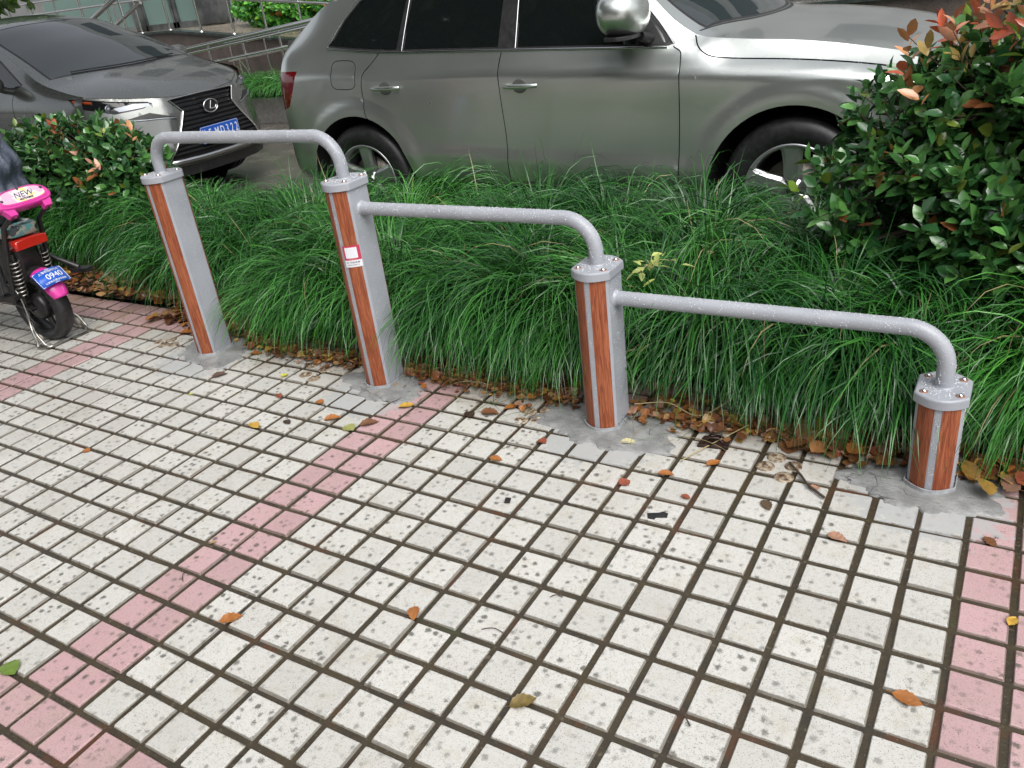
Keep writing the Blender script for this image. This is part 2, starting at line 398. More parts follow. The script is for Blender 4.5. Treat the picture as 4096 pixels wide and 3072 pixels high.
# ------------------------------------------------------------------ the push-up bar station
def post_outline(g=0., n=9):
    w, fy, dy = .0635+g, .052+g*.6, .090+g
    def arcpts(sgn):
        pts = []
        for i in range(n+1):
            t = -1+2*i/n; pts.append((t*w, -sgn*(fy+(dy-fy)*(1-t*t))))
        return pts if sgn > 0 else pts[::-1]
    return arcpts(1)+arcpts(-1)
st = thing('push_up_bar_station', 'grey steel push-up bar station of four stepped posts with brown wood-grain strips', 'exercise station', (0,0,0))
def droplets(name, pts, nrm, r, parent):
    """water beads: flattened little domes"""
    base = []; 
    for k in range(3):
        el = k/3*PI/2
        for j in range(6): base.append((math.cos(el)*math.cos(j*PI/3+k*.5), math.cos(el)*math.sin(j*PI/3+k*.5), math.sin(el)*.7))
    base.append((0,0,.7)); base = np.array(base)
    F = []
    for k in range(2):
        for j in range(6): F.append((k*6+j, k*6+(j+1)%6, (k+1)*6+(j+1)%6, (k+1)*6+j))
    for j in range(6): F.append((12+j, 12+(j+1)%6, 18, 18))
    F = [f for f in F]
    pts = np.asarray(pts); nrm = np.asarray(nrm); n = len(pts)
    a = np.cross(nrm, [0.3,.5,.81]); a /= np.linalg.norm(a, axis=1)[:,None]; b_ = np.cross(nrm, a)
    V = pts[:,None]+r[:,None,None]*(base[None,:,:1]*a[:,None]+base[None,:,1:2]*b_[:,None]+base[None,:,2:]*nrm[:,None])
    quad = np.array(F[:12]); tri = np.array([f[:3] for f in F[12:]])
    tq = np.concatenate([quad[:,[0,1,2]], quad[:,[0,2,3]], tri])
    FF = (tq[None]+19*np.arange(n)[:,None,None]).reshape(-1, 3)
    o = link(name, mesh_np(name, V.reshape(-1,3), FF), parent, [M['drop']])
    o['kind'] = 'stuff'; return o
def make_post(px, h, k):
    root = MB(); ol = post_outline()
    root.prism([(px+x, PY+y) for x, y in ol], -.004, h-.02)
    p = root.build('post', M['grey_paint'], st)
    p['label'] = ['tallest-looking post at the left end, grey with a brown strip', 'second post, with the red sticker on its wood-grain strip', 'third post, knee high, with the bar leaving its right side', 'shortest post at the right end'][k]
    # wood grain strips, two on each curved face, following its curve
    w, fy, dy = .0635, .052, .090
    for sgn in (1, -1):
        for t0, t1 in ((-.88, -.17), (.17, .88)):
            b_ = MB(); n = 8; prof = []
            for i in range(n+1):
                t = t0+(t1-t0)*i/n; prof.append((px+t*w, PY-sgn*(fy+(dy-fy)*(1-t*t)+.0016)))
            inner = [(x, y+sgn*.003) for x, y in prof]
            poly = prof+inner[::-1]
            b_.prism(poly if sgn > 0 else poly[::-1], .018, h-.022)
            o = b_.build('wood_panel', M['wood'], p)
            for f in o.data.polygons: f.use_smooth = False
    c = MB(); c.prism([(px+x, PY+y) for x, y in post_outline(.0085, 16)], h-.030, h, None, .007)
    o = c.build('cap', M['grey_paint'], p)
    r = MB(); oo = post_outline(.0075, 14); ii = post_outline(.0042, 14)
    n = len(oo); vs = [(px+x, PY+y, z) for z in (0.0, .019) for x, y in oo]+[(px+x, PY+y, z) for z in (.019, 0.) for x, y in ii]
    r.add(vs, [(q*n+i, q*n+(i+1)%n, (q+1)*n+(i+1)%n, (q+1)*n+i) for q in range(3) for i in range(n)])
    r.build('base_ring', M['grey_edge'], p)
    for sx, sy in ((-1,-1),(1,-1),(-1,1),(1,1)):
        bx, by = px+sx*.047, PY+sy*.052
        b_ = MB(); T = Matrix.Translation((bx, by, h)); b_.lathe([(.0001,.0085),(.004,.0078),(.0068,.005),(.0082,.0)], 14, T)
        bo = b_.build('bolt', M['bolt'], p)
        wsh = MB(); wsh.lathe([(.0125,0),(.0122,.0012),(.007,.0016)], 16, T); wsh.build('washer', M['rust'], p)
    # beads of rain
    N = 170; a = rng.uniform(0, 1, (N,2)); ang = a[:,0]*2*PI
    P_ = np.c_[px+np.cos(ang)*.062*np.sqrt(a[:,1]), PY+np.sin(ang)*.08*np.sqrt(a[:,1]), np.full(N, h)]
    keep = (np.hypot(P_[:,0]-px, P_[:,1]-PY) > .03)
    P_ = P_[keep]; Nn = np.tile([0,0,1.], (len(P_),1))
    # flank beads on the flat side and face
    m2 = 260; zz = h*rng.uniform(0, 1, m2)**.6; yy = rng.uniform(-.048, .048, m2)
    Q = np.c_[np.full(m2, px+.0637), PY+yy, zz]; Qn = np.tile([1.,0,0], (m2,1))
    m3 = 90; zz = h*rng.uniform(.1, .97, m3); tt = rng.uniform(-.13, .13, m3)
    R3 = np.c_[px+tt*w, PY-(fy+(dy-fy)*(1-tt*tt)+.0002), zz]; R3n = np.tile([0,-1.,0], (m3,1))
    rs = np.concatenate([rng.uniform(.0009,.0024,len(P_)), rng.uniform(.0006,.0017,m2), rng.uniform(.0006,.0016,m3)])
    droplets('rain_beads', np.concatenate([P_,Q,R3]), np.concatenate([Nn,Qn,R3n]), rs, p)
    return p
posts = [make_post(px, h, k) for k, (px, h) in enumerate(POSTS)]
TR = .025
def make_bar(k, pts, label):
    # round the corners
    out = []; Rb = .115
    pts = [Vector(p) for p in pts]
    for i, p in enumerate(pts):
        if i in (0, len(pts)-1): out.append(p); continue
        d0 = (pts[i-1]-p).normalized(); d1 = (pts[i+1]-p).normalized()
        for j in range(13):
            t = j/12*PI/2
            out.append(p+d0*Rb+d1*Rb - (d1*math.cos(t)+d0*math.sin(t))*Rb)
    # densify straights
    b_ = MB(); b_.tube(out, TR, 28)
    o = b_.build('bar', M['grey_paint'], st); o['label'] = label
    # beads
    N = 2600; seg = [(a, b2, (b2-a).length) for a, b2 in zip(out[:-1], out[1:])]
    tot = np.array([s_[2] for s_ in seg]); pr = tot/tot.sum(); ch_ = rng.choice(len(seg), N, p=pr)
    P_ = np.zeros((N,3)); Nn = np.zeros((N,3))
    for i, c in enumerate(ch_):
        a, b2, L = seg[c]; d = (b2-a).normalized(); q = a+(b2-a)*random.random()
        up = Vector((0,0,1)) if abs(d.z) < .9 else Vector((-1,0,0)); s1 = d.cross(up).normalized(); u1 = s1.cross(d)
        th = random.gauss(PI/2, 1.1) if random.random() < .8 else random.gauss(-PI/2, .35)
        nn = s1*math.cos(th)+u1*math.sin(th); P_[i] = q+nn*TR*.995; Nn[i] = nn
    rs = rng.lognormal(math.log(.0009), .45, N).clip(.0004, .0024)
    droplets('rain_beads', P_, Nn, rs, o)
    return o
x1, x2, x3, x4 = [p[0] for p in POSTS]
def nudge(h): return h-.004
make_bar(0, [(x1,PY,.889),(x1,PY,1.05),(x2,PY,1.05),(x2,PY,.883)], 'highest bar, bent down at both ends, between the first two posts')
make_bar(1, [(x2+.06,PY,.772),(x3,PY,.772),(x3,PY,.61)], 'middle bar from the stickered post to the third post')
make_bar(2, [(x3+.06,PY,.498),(x4,PY,.498),(x4,PY,.318)], 'lowest bar, running to the shortest post')
for k, (xx, zz) in enumerate(((x2, .772), (x3, .498))):
    w_ = MB(); T = Matrix.Translation((xx+.0635, PY, zz))@Matrix.Rotation(PI/2, 4, 'Y')
    w_.lathe([(.031,-.001),(.029,.004),(.0245,.009),(.0235,.012)], 28, T)
    w_.build('weld_collar', M['grey_paint'], posts[k+1])
for xx, zz, pk in ((x1,.895,0),(x2,.889,1),(x3,.616,2),(x4,.324,3)):
    w_ = MB(); w_.lathe([(.030,-.001),(.027,.002),(.0245,.006),(.0236,.009)], 28, Matrix.Translation((xx, PY, zz)))
    w_.build('weld_collar', M['grey_paint'], posts[pk])
# sticker on the second post (its code square is left out)
M['red_paper'] = mat('red_sticker', (.50,.035,.09), .35); M['white_paper'] = mat('white_sticker', (.72,.73,.76), .4)
M['ink'] = mat('black_ink', (.05,.05,.06), .5); M['pale_red_ink'] = mat('pale_ink', (.75,.35,.35), .5)
def curved_patch(px, t0, t1, z0, z1, off, n=8):
    w, fy, dy = .0635, .052, .090; vs = []; fs = []
    for i in range(n+1):
        t = t0+(t1-t0)*i/n; y = PY-(fy+(dy-fy)*(1-t*t)+off); x = px+t*w
        vs += [(x, y, z0), (x, y, z1)]
    for i in range(n): fs.append((2*i, 2*i+2, 2*i+3, 2*i+1))
    b_ = MB(); b_.add(vs, fs, True); return b_
sz0 = .555
a_ = curved_patch(x2, .07, .97, sz0, sz0+.0285, .0030); w1 = a_.build('sticker_slip', M['white_paper'], posts[1])
a_ = curved_patch(x2, .07, .97, sz0+.0285, sz0+.088, .0031); s1 = a_.build('sticker', M['red_paper'], posts[1])
a_ = curved_patch(x2, .19, .84, sz0+.037, sz0+.081, .0036); a_.build('sticker_panel', M['white_paper'], posts[1])
def bend_text(me, px, tc, zc, off, name, m, parent):
    w, fy, dy = .0635, .052, .090
    for v in me.vertices:
        x, y, z = v.co; t = tc+x/w; v.co = (px+t*w, PY-(fy+(dy-fy)*(1-t*t)+off)-z*.5, zc+y)
    return link(name, me, parent, [m])
for body, size, zc, mm in (('扫一扫有惊喜', .0078, sz0+.019, 'ink'), ('@ 微信公众号服务平台', .0040, sz0+.009, 'ink'), ('上海体育发布', .0052, sz0+.0325, 'pale_red_ink')):
    bend_text(text_mesh(body, size, .0002), x2, .52, zc, .0038, 'sticker_text', M[mm], posts[1])

# ------------------------------------------------------------------ cars
def pchip(xs, ys):
    xs = np.asarray(xs, float); ys = np.asarray(ys, float); h = np.diff(xs); d = np.diff(ys)/h; n = len(xs)
    m_ = np.zeros(n)
    if n == 2: m_[:] = d[0]
    else:
        for i in range(1, n-1):
            if d[i-1]*d[i] > 0:
                w1, w2 = 2*h[i]+h[i-1], h[i]+2*h[i-1]; m_[i] = (w1+w2)/(w1/d[i-1]+w2/d[i])
        m_[0] = d[0]; m_[-1] = d[-1]
    def f(x):
        x = np.clip(x, xs[0], xs[-1]); i = np.clip(np.searchsorted(xs, x)-1, 0, n-2); t = (x-xs[i])/h[i]
        return ((2*t**3-3*t**2+1)*ys[i]+(t**3-2*t**2+t)*h[i]*m_[i]+(-2*t**3+3*t**2)*ys[i+1]+(t**3-t**2)*h[i]*m_[i+1])
    return f
def inpoly(P, poly):
    x, y = P; c = False; n = len(poly); j = n-1
    for i in range(n):
        xi, yi = poly[i]; xj, yj = poly[j]
        if (yi > y) != (yj > y) and x < (xj-xi)*(y-yi)/(yj-yi)+xi: c = not c
        j = i
    return c
def strip(pts, w):
    """closed polygon of width w round an open polyline"""
    L, R_ = [], []; pts = [Vector(p) for p in pts]; n = len(pts)
    for i, p in enumerate(pts):
        d = (pts[min(i+1,n-1)]-pts[max(i-1,0)]).normalized(); nn = Vector((-d.y, d.x))*w/2
        L.append(tuple(p+nn)); R_.append(tuple(p-nn))
    return L+R_[::-1]
def smooth_poly(pts, n=4):
    """round the corners of a closed polygon (Chaikin)"""
    for _ in range(n):
        out = []
        for i, p in enumerate(pts):
            q = pts[(i+1) % len(pts)]
            out += [(.75*p[0]+.25*q[0], .75*p[1]+.25*q[1]), (.25*p[0]+.75*q[0], .25*p[1]+.75*q[1])]
        pts = out
    return pts
def spline(pts, n=8):
    """open smooth polyline through the points"""
    t = np.arange(len(pts), dtype=float); fx = pchip(t, [p[0] for p in pts]); fy = pchip(t, [p[1] for p in pts])
    u = np.linspace(0, len(pts)-1, (len(pts)-1)*n+1); return list(zip(fx(u).tolist(), fy(u).tolist()))
def panel_cdt(outline, regions, step, surf):
    """outline: 2-D polygon.  regions: [(name, polygon)] first match wins; name None = cut away.
    Returns {name: (verts3d, tris)}; the rest is 'body'."""
    allp = []; edges = []
    def addpoly(poly, closed=True):
        n0 = len(allp); q = []
        N = len(poly)
        for i in range(N if closed else N-1):
            a = Vector(poly[i]); b_ = Vector(poly[(i+1) % N]); L = (b_-a).length; k = max(1, int(L/step))
            for j in range(k): q.append(tuple(a+(b_-a)*j/k))
        if not closed: q.append(tuple(poly[-1]))
        allp.extend(q); m_ = len(q)
        for i in range(m_ if closed else m_-1): edges.append((n0+i, n0+(i+1) % m_))
    addpoly(outline)
    for _, p in regions: addpoly(p)
    xs = [p[0] for p in outline]; ys = [p[1] for p in outline]
    gx = np.arange(min(xs)+step/2, max(xs), step); gy = np.arange(min(ys)+step/2, max(ys), step)
    for a in gx:
        for b_ in gy:
            if inpoly((a, b_), outline): allp.append((float(a), float(b_)))
    res = geometry.delaunay_2d_cdt([Vector(p) for p in allp], edges, [], 0, 1e-5)
    V2, _, F = res[0], res[1], res[2]
    V3 = surf(np.array([v[0] for v in V2]), np.array([v[1] for v in V2]))
    out = {}
    for f in F:
        c = (sum(V2[i][0] for i in f)/3, sum(V2[i][1] for i in f)/3)
        if not inpoly(c, outline): continue
        nm = 'body'
        for name, p in regions:
            if inpoly(c, p): nm = name; break
        if nm is None: continue
        out.setdefault(nm, []).append(tuple(f))
    R_ = {}
    for nm, fs in out.items():
        used = sorted({i for f in fs for i in f}); ix = {u: k for k, u in enumerate(used)}
        R_[nm] = (V3[used], [tuple(ix[i] for i in f) for f in fs])
    return R_
def car_paint(name, c, flake=.6, rough=.3):
    m = mat(name, c, rough, flake, 1.0); t = NT(m); P = objco(t)
    t.l(t.math('MULTIPLY_ADD', t.noise(3, 4, .6, P), .12, rough-.06), t.b.inputs['Roughness'])
    v = t.n('TexVoronoi', Scale=230., Randomness=1.); t.l(P, v.inputs['Vector'])
    cr = t.n('TexWhiteNoise', noise_dimensions='3D'); t.l(v.outputs['Position'], cr.inputs['Vector'])
    bead = t.math('MULTIPLY', t.math('SUBTRACT', 1., t.ss(v.outputs['Distance'], .12, .30)), t.math('GREATER_THAN', cr.outputs['Value'], .80))
    n = t.n('Bump', Strength=.10, Distance=.001); t.l(bead, n.inputs['Height']); t.l(n.outputs[0], t.b.inputs['Coat Normal'])
    return m
M['audi_paint'] = car_paint('silver_car_paint', (.62,.65,.62), .90, .30)
M['nx_paint'] = car_paint('dark_grey_car_paint', (.17,.178,.168), .75, .27)
M['car_glass'] = mat('tinted_car_glass', (.006,.008,.008), .03, 0, .5, .7)
M['screen_glass'] = mat('windscreen_glass', (.012,.02,.02), .03, 0, .6, .8)
M['black_trim'] = noisy('black_plastic_trim', (.012,.012,.013), (.022,.022,.022), 30, (.35,.55), .1, .0005)
M['dark_gap'] = mat('unlit_gap', (.004,.004,.004), .9)
M['chrome'] = mat('chrome', (.75,.76,.77), .08, 1.)
M['satin_chrome'] = mat('satin_chrome', (.55,.56,.57), .22, 1.)
M['tyre'] = noisy('wet_tyre', (.012,.012,.013), (.022,.022,.023), 40, (.3,.55), .3, .001)
M['alloy'] = noisy('silver_alloy', (.48,.49,.50), (.58,.59,.60), 8, (.22,.38), .05, .0004, metal=.85)
M['alloy_face'] = mat('wheel_clear_coat', (.42,.44,.42), .25, .8, .6)
M['brake'] = mat('brake_disc', (.18,.16,.14), .4, .9)
M['tail_red'] = mat('red_lamp_glass', (.10,.004,.006), .08, 0, 1.)
M['plate_blue'] = mat('blue_plate', (.015,.10,.50), .3); M['plate_white'] = mat('plate_lettering', (.75,.77,.80), .35)
M['lamp_glass'] = mat('headlamp_glass', (.008,.009,.01), .06, 0, 0., .35)
M['lamp_silver'] = mat('headlamp_reflector', (.30,.32,.35), .38, .8)
M['amber'] = mat('amber_lens', (.30,.05,.015), .15, 0, .6)

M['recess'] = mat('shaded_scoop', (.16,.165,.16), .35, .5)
class CarShape:
    """curves: rows k of (x, y_half, z) keys along the car, sill (0) to roof edge (last)"""
    def __init__(s, curves, center, arches=(), flare=.018, ar=.435, crown=2.2):
        s.cy = [pchip([p[0] for p in c], [p[1] for p in c]) for c in curves]
        s.cz = [pchip([p[0] for p in c], [p[2] for p in c]) for c in curves]
        s.center = pchip([p[0] for p in center], [p[1] for p in center]); s.arches = arches; s.flare = flare; s.ar = ar; s.crown = crown
    def side(s, x, z):
        x = np.asarray(x, float); z = np.asarray(z, float)
        Y = np.array([f(x) for f in s.cy]); Z = np.array([f(x) for f in s.cz])
        for k in range(1, len(Z)): Z[k] = np.maximum(Z[k], Z[k-1]+.004)
        h = np.diff(Z, axis=0); d = np.diff(Y, axis=0)/h; K = len(Z); mm = np.zeros_like(Z)
        for i in range(1, K-1):
            ok = d[i-1]*d[i] > 0; w1, w2 = 2*h[i]+h[i-1], h[i]+2*h[i-1]
            with np.errstate(divide='ignore', invalid='ignore'):
                mm[i] = np.where(ok, (w1+w2)/(w1/np.where(ok, d[i-1], 1)+w2/np.where(ok, d[i], 1)), 0)
        mm[0] = d[0]; mm[-1] = d[-1]
        zc = np.clip(z, Z[0], Z[-1]); idx = np.clip((zc[None] >= Z).sum(0)-1, 0, K-2); ar = np.arange(len(x))
        h_ = h[idx, ar]; t = (zc-Z[idx, ar])/h_
        y = ((2*t**3-3*t**2+1)*Y[idx, ar]+(t**3-2*t**2+t)*h_*mm[idx, ar]+(-2*t**3+3*t**2)*Y[idx+1, ar]+(t**3-t**2)*h_*mm[idx+1, ar])
        for ax, az in s.arches:
            r = np.hypot(x-ax, z-az); q = np.clip((s.ar+.115-r)/.07, 0, 1); y = y+s.flare*q*q*(3-2*q)
        return y
    def top(s, x, y):
        ye = s.cy[-1](x); ze = s.cz[-1](x); t = np.clip(np.abs(y)/ye, 0, 1)
        return ze+(s.center(x)-ze)*(1-t**s.crown)
def build_car(name, label, loc, rz, shape, side_outline, side_regions, side_mats, top_panels, xo_mats, front=None, rear=None, step=.03, inset=.012):
    """side_outline (x,z) polygon; both flanks are built"""
    root = thing(name, label, 'car', loc, rz)
    parts = {}
    def emit(nm, V, F, m, sgn, suffix=None):
        if sgn < 0: F = [f[::-1] for f in F]
        me = bpy.data.meshes.new(nm); me.from_pydata([tuple(v) for v in V], [], F)
        me.polygons.foreach_set('use_smooth', [True]*len(F)); me.update()
        return link(nm, me, root, [m])
    res = panel_cdt(side_outline, side_regions, step, lambda x, z: np.c_[x, shape.side(x, z), z])
    for sgn in (-1, 1):
        for nm, (V, F) in res.items():
            W = V.copy(); W[:,1] *= sgn
            # orient outward
            a, b_, c = W[F[0][0]], W[F[0][1]], W[F[0][2]]
            F2 = [f if np.cross(W[f[1]]-W[f[0]], W[f[2]]-W[f[0]])[1]*sgn > 0 else f[::-1] for f in F]
            mname, mm = side_mats.get(nm, ('flank', xo_mats))
            if 'glass' in nm: W[:,1] -= sgn*.006
            o = emit(mname, W, F2, mm, 1); parts.setdefault(nm, []).append(o)
    # dark lining just behind the flanks
    back = panel_cdt(side_outline, [(None, r[1]) for r in side_regions if r[0] is None and r[2:]], .08, lambda x, z: np.c_[x, shape.side(x, z)-inset-.004, z]) if False else None
    for nm, (outline, regs, mats_) in top_panels.items():
        r = panel_cdt(outline, regs, step*1.3, lambda x, y: np.c_[x, y, shape.top(x, y)])
        for k, (V, F) in r.items():
            F2 = [f if np.cross(V[f[1]]-V[f[0]], V[f[2]]-V[f[0]])[2] > 0 else f[::-1] for f in F]
            pn, mm = mats_[k]; o = emit(pn, V, F2, mm, 1); parts.setdefault(nm+k, []).append(o)
    for fc, sg in ((front, 1), (rear, -1)):
        if not fc: continue
        outline, regs, mats_, fn = fc
        r = panel_cdt(outline, regs, step, lambda y, z: np.c_[fn(y, z), y, z])
        for k, (V, F) in r.items():
            F2 = [f if np.cross(V[f[1]]-V[f[0]], V[f[2]]-V[f[0]])[0]*sg > 0 else f[::-1] for f in F]
            pn, mm = mats_[k]; W = V.copy()
            if 'deep' in k: W[:,0] -= .02*sg
            groups_ = [F2]
            if k in ('lamp', 'bar', 'slit', 'fog'): groups_ = [[f for f in F2 if W[f[0]][1] < 0], [f for f in F2 if W[f[0]][1] > 0]]
            for G in groups_:
                used = sorted({i for f in G for i in f}); ix = {u: q for q, u in enumerate(used)}
                o = emit(pn, W[used], [tuple(ix[i] for i in f) for f in G], mm, 1); parts.setdefault('f'+k if sg > 0 else 'r'+k, []).append(o)
    return root, parts
def wheel(root, x, y, z, R_, W, rim_r, side, spokes=5, style='five', rot=0.):
    """side = -1: outer face towards -Y"""
    wroot = MB(); A = Matrix.Translation((x, y, z))@Matrix.Rotation(PI/2*(1 if side < 0 else -1), 4, 'X')@Matrix.Rotation(rot, 4, 'Z')
    h = W/2
    prof = [(rim_r, h-.012), (rim_r+.012, h-.002), (rim_r+.05, h+.006), (R_-.045, h+.003), (R_-.018, h-.012), (R_-.004, h-.032), (R_, h-.05)]
    for g in (-.06, -.02, .02, .06):
        prof += [(R_, g*.9+.012), (R_-.008, g*.9+.008), (R_-.008, g*.9-.004), (R_, g*.9-.008)][::1] if False else []
    prof += [(R_+.001, .035), (R_-.008, .033), (R_-.008, .025), (R_+.002, .023), (R_+.002, -.023), (R_-.008, -.025), (R_-.008, -.033), (R_+.001, -.035)]
    prof += [(R_, -h+.05), (R_-.02, -h+.01), (R_-.05, -h), (rim_r, -h+.01)]
    wroot.lathe(prof, 72, A, True)
    wo = wroot.build('wheel', M['tyre'], root)
    r = MB(); r.lathe([(rim_r+.004, h-.004), (rim_r-.001, h+.001), (rim_r-.008, h-.001), (rim_r-.016, h-.012), (rim_r-.024, h-.05), (rim_r-.03, -h+.03), (rim_r, -h+.01)], 64, A)
    for k in range(spokes):
        T = A@Matrix.Rotation(2*PI*k/spokes, 4, 'Z')
        w0, w1 = .046, .058
        secs = []
        for q, (rr, hh, ww, th) in enumerate(((.03, h-.035, .026, .03), (.07, h-.028, w0, .03), (.14, h-.018, .046, .03), (rim_r-.035, h-.012, .054, .03), (rim_r-.010, h-.010, .076, .03))):
            secs.append([(rr, -ww, hh-.012), (rr, -ww*.62, hh), (rr, ww*.62, hh), (rr, ww, hh-.012), (rr, ww*.95, hh-.04), (rr, -ww*.95, hh-.04)])
        vs = [T@Vector(v) for s_ in secs for v in s_]; fs = []
        for i in range(len(secs)-1):
            for j in range(6): fs.append((i*6+j, (i+1)*6+j, (i+1)*6+(j+1)%6, i*6+(j+1)%6))
        r.add(vs, fs)
    r.build('rim', M['alloy'], wo)
    c = MB(); c.lathe([(.0001, h-.018), (.026, h-.019), (.033, h-.023), (.036, h-.034), (.062, h-.037), (.066, h-.06)], 28, A)
    c.build('hub_cap', M['satin_chrome'], wo)
    d = MB(); d.lathe([(.0001, h-.075), (.155, h-.075), (.155, h-.09)], 48, A); d.build('brake_disc', M['brake'], wo)
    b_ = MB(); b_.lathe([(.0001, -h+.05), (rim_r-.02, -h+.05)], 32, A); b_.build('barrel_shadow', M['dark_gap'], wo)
    return wo

# ---- silver SUV, side towards the bed.  Local frame = world x; y measured from its centre line
AY = 4.53
audi_curves = [
 [(-2.6,.60,.42),(-2.45,.76,.38),(-2.2,.885,.365),(-1.3,.90,.385),(-.5,.905,.36),(.3,.905,.35),(.8,.90,.34),(1.6,.88,.26),(1.85,.78,.25),(2.03,.5,.27)],
 [(-2.6,.62,.47),(-2.45,.79,.43),(-2.2,.915,.41),(-1.3,.927,.415),(-.5,.93,.39),(.3,.93,.38),(.8,.925,.37),(1.6,.91,.30),(1.85,.82,.29),(2.03,.54,.31)],
 [(-2.6,.66,.64),(-2.45,.82,.61),(-2.2,.93,.59),(-1.3,.949,.565),(-.52,.951,.517),(.23,.951,.492),(.7,.949,.475),(1.6,.93,.45),(1.85,.86,.44),(2.03,.60,.45)],
 [(-2.6,.665,.70),(-2.45,.822,.67),(-2.2,.93,.65),(-1.3,.938,.625),(-.52,.937,.575),(.23,.937,.55),(.7,.937,.53),(1.6,.925,.50),(1.85,.855,.49),(2.03,.60,.5)],
 [(-2.6,.66,.85),(-2.45,.82,.84),(-2.2,.93,.83),(-1.3,.935,.80),(-.52,.930,.77),(.23,.930,.75),(.7,.93,.73),(1.6,.915,.70),(1.85,.84,.69),(2.03,.58,.68)],
 [(-2.6,.64,1.00),(-2.45,.80,1.02),(-2.2,.918,1.045),(-1.4,.938,1.022),(-.52,.938,1.003),(.23,.938,.970),(.54,.938,.95),(1.1,.935,.930),(1.6,.91,.875),(1.85,.82,.81),(2.03,.54,.74)],
 [(-2.6,.63,1.02),(-2.45,.79,1.045),(-2.2,.905,1.075),(-1.4,.925,1.05),(-.52,.925,1.03),(.23,.925,.995),(.54,.925,.972),(1.1,.915,.952),(1.6,.885,.895),(1.85,.79,.825),(2.03,.52,.76)],
 [(-2.6,.60,1.07),(-2.45,.74,1.13),(-2.2,.845,1.185),(-1.76,.875,1.185),(-1.3,.885,1.147),(-.52,.886,1.116),(.21,.886,1.084),(.5,.884,1.072),(.64,.872,1.06),(.78,.862,1.018),(1.1,.85,.992),(1.47,.83,.945),(1.8,.76,.865),(2.03,.46,.78)],
 [(-2.6,.52,1.10),(-2.45,.66,1.17),(-2.2,.715,1.30),(-1.9,.690,1.47),(-1.5,.672,1.555),(-1,.665,1.60),(-.4,.665,1.61),(0,.67,1.565),(.13,.682,1.50),(.30,.73,1.36),(.50,.79,1.185),(.62,.80,1.118),(.8,.80,1.095),(1.1,.78,1.068),(1.5,.74,1.00),(1.8,.66,.92),(2.03,.40,.80)]]
audi_center = [(-2.6,1.11),(-2.45,1.19),(-2.2,1.38),(-1.95,1.55),(-1.5,1.635),(-.8,1.655),(-.3,1.64),(-.05,1.60),(.3,1.43),(.6,1.26),(.80,1.155),(1.1,1.125),(1.4,1.085),(1.7,1.01),(1.9,.93),(2.03,.83)]
RHX, FHX, HZ, AR = -1.67, 1.12, .362, .432
aud = CarShape(audi_curves, audi_center, ((RHX, HZ), (FHX, HZ)), .016, AR)
def arch_cut(x, z, r, n=40): return [(x+r*math.cos(a), z+r*math.sin(a)) for a in np.linspace(-.6, PI+.6, n)]
zroof = aud.cz[-1]; zs = aud.cz[0]
xo = [(-2.33, float(zs(-2.33)))]+[(x, float(zs(x))) for x in np.arange(-2.2, 1.85, .1)]+[(1.85, float(zs(1.85)))]
xu = [(x, float(zroof(x))) for x in np.arange(1.85, -2.34, -.06)]
audi_outline = xo+xu
gap = .0055
win_low = [(-1.845,1.207),(-1.5,1.172),(-1.3,1.158),(-.52,1.128),(.21,1.098),(.47,1.088)]
win_up = [(.505,1.10),(.40,1.205),(.25,1.345),(.12,1.47),(.03,1.535),(-.15,1.572),(-.5,1.588),(-1.0,1.578),(-1.35,1.548),(-1.52,1.512),(-1.63,1.455),(-1.73,1.36),(-1.80,1.262)]
window_all = win_low+win_up
def inset_poly(poly, d):
    c = sum((Vector(p) for p in poly), Vector((0,0)))/len(poly); out = []; n = len(poly)
    for i, p in enumerate(poly):
        a, b_ = Vector(poly[i-1]), Vector(poly[(i+1) % n]); t = (b_-a).normalized(); nn = Vector((-t.y, t.x))
        out.append(tuple(Vector(p)+nn*d))
    return out
win_in = inset_poly(window_all, .014)
rear_edge = spline([(-1.40,1.165),(-1.47,1.10),(-1.540,1.035),(-1.562,.925),(-1.558,.80),(-1.50,.74)], 5)
bgap = spline([(-.520,1.125),(-.533,1.02),(-.533,.85),(-.524,.65),(-.523,.52),(-.526,.385)], 5)
fedge = spline([(.50,1.085),(.545,1.05),(.548,.95),(.545,.76),(.536,.385)], 5)
hood_side = spline([(.592,1.125),(.625,1.075),(.70,1.028),(.80,1.012),(1.085,.992),(1.40,.957),(1.75,.885),(1.84,.85)], 5)
sill_gap = [(-1.215,.408),(-.52,.386),(.536,.378)]
fuel = smooth_poly([(-1.795,1.128),(-1.70,1.130),(-1.60,1.121),(-1.598,1.04),(-1.61,.960),(-1.71,.958),(-1.81,.966),(-1.805,1.05)], 3)
lampcut = [(-2.34,1.085),(-2.115,1.083),(-2.145,1.02),(-2.19,.93),(-2.235,.86),(-2.34,.83)]
doorR = rear_edge+[(-1.30,.66),(-1.218,.50),(-1.215,.41)]+[(-.526,.387)]+bgap[::-1]
doorF = bgap+[(.536,.379)]+fedge[::-1]
quarter = [(-1.845,1.207),(-1.5,1.172),(-1.272,1.157),(-1.235,1.36),(-1.205,1.56),(-1.35,1.548),(-1.52,1.512),(-1.63,1.455),(-1.73,1.36),(-1.80,1.262)]
def cut_x(poly, x0, x1): return [p for p in poly if x0 <= p[0] <= x1]
g = .014
glassR = inset_poly([(-1.247,1.156),(-.545,1.129),(-.53,1.36),(-.50,1.588),(-1.0,1.578),(-1.18,1.563),(-1.215,1.36)], .012)
glassF = inset_poly([(-.435,1.124),(.21,1.098),(.33,1.093),(.505,1.10),(.40,1.205),(.25,1.345),(.12,1.47),(.03,1.535),(-.15,1.572),(-.42,1.586),(-.445,1.36)], .012)
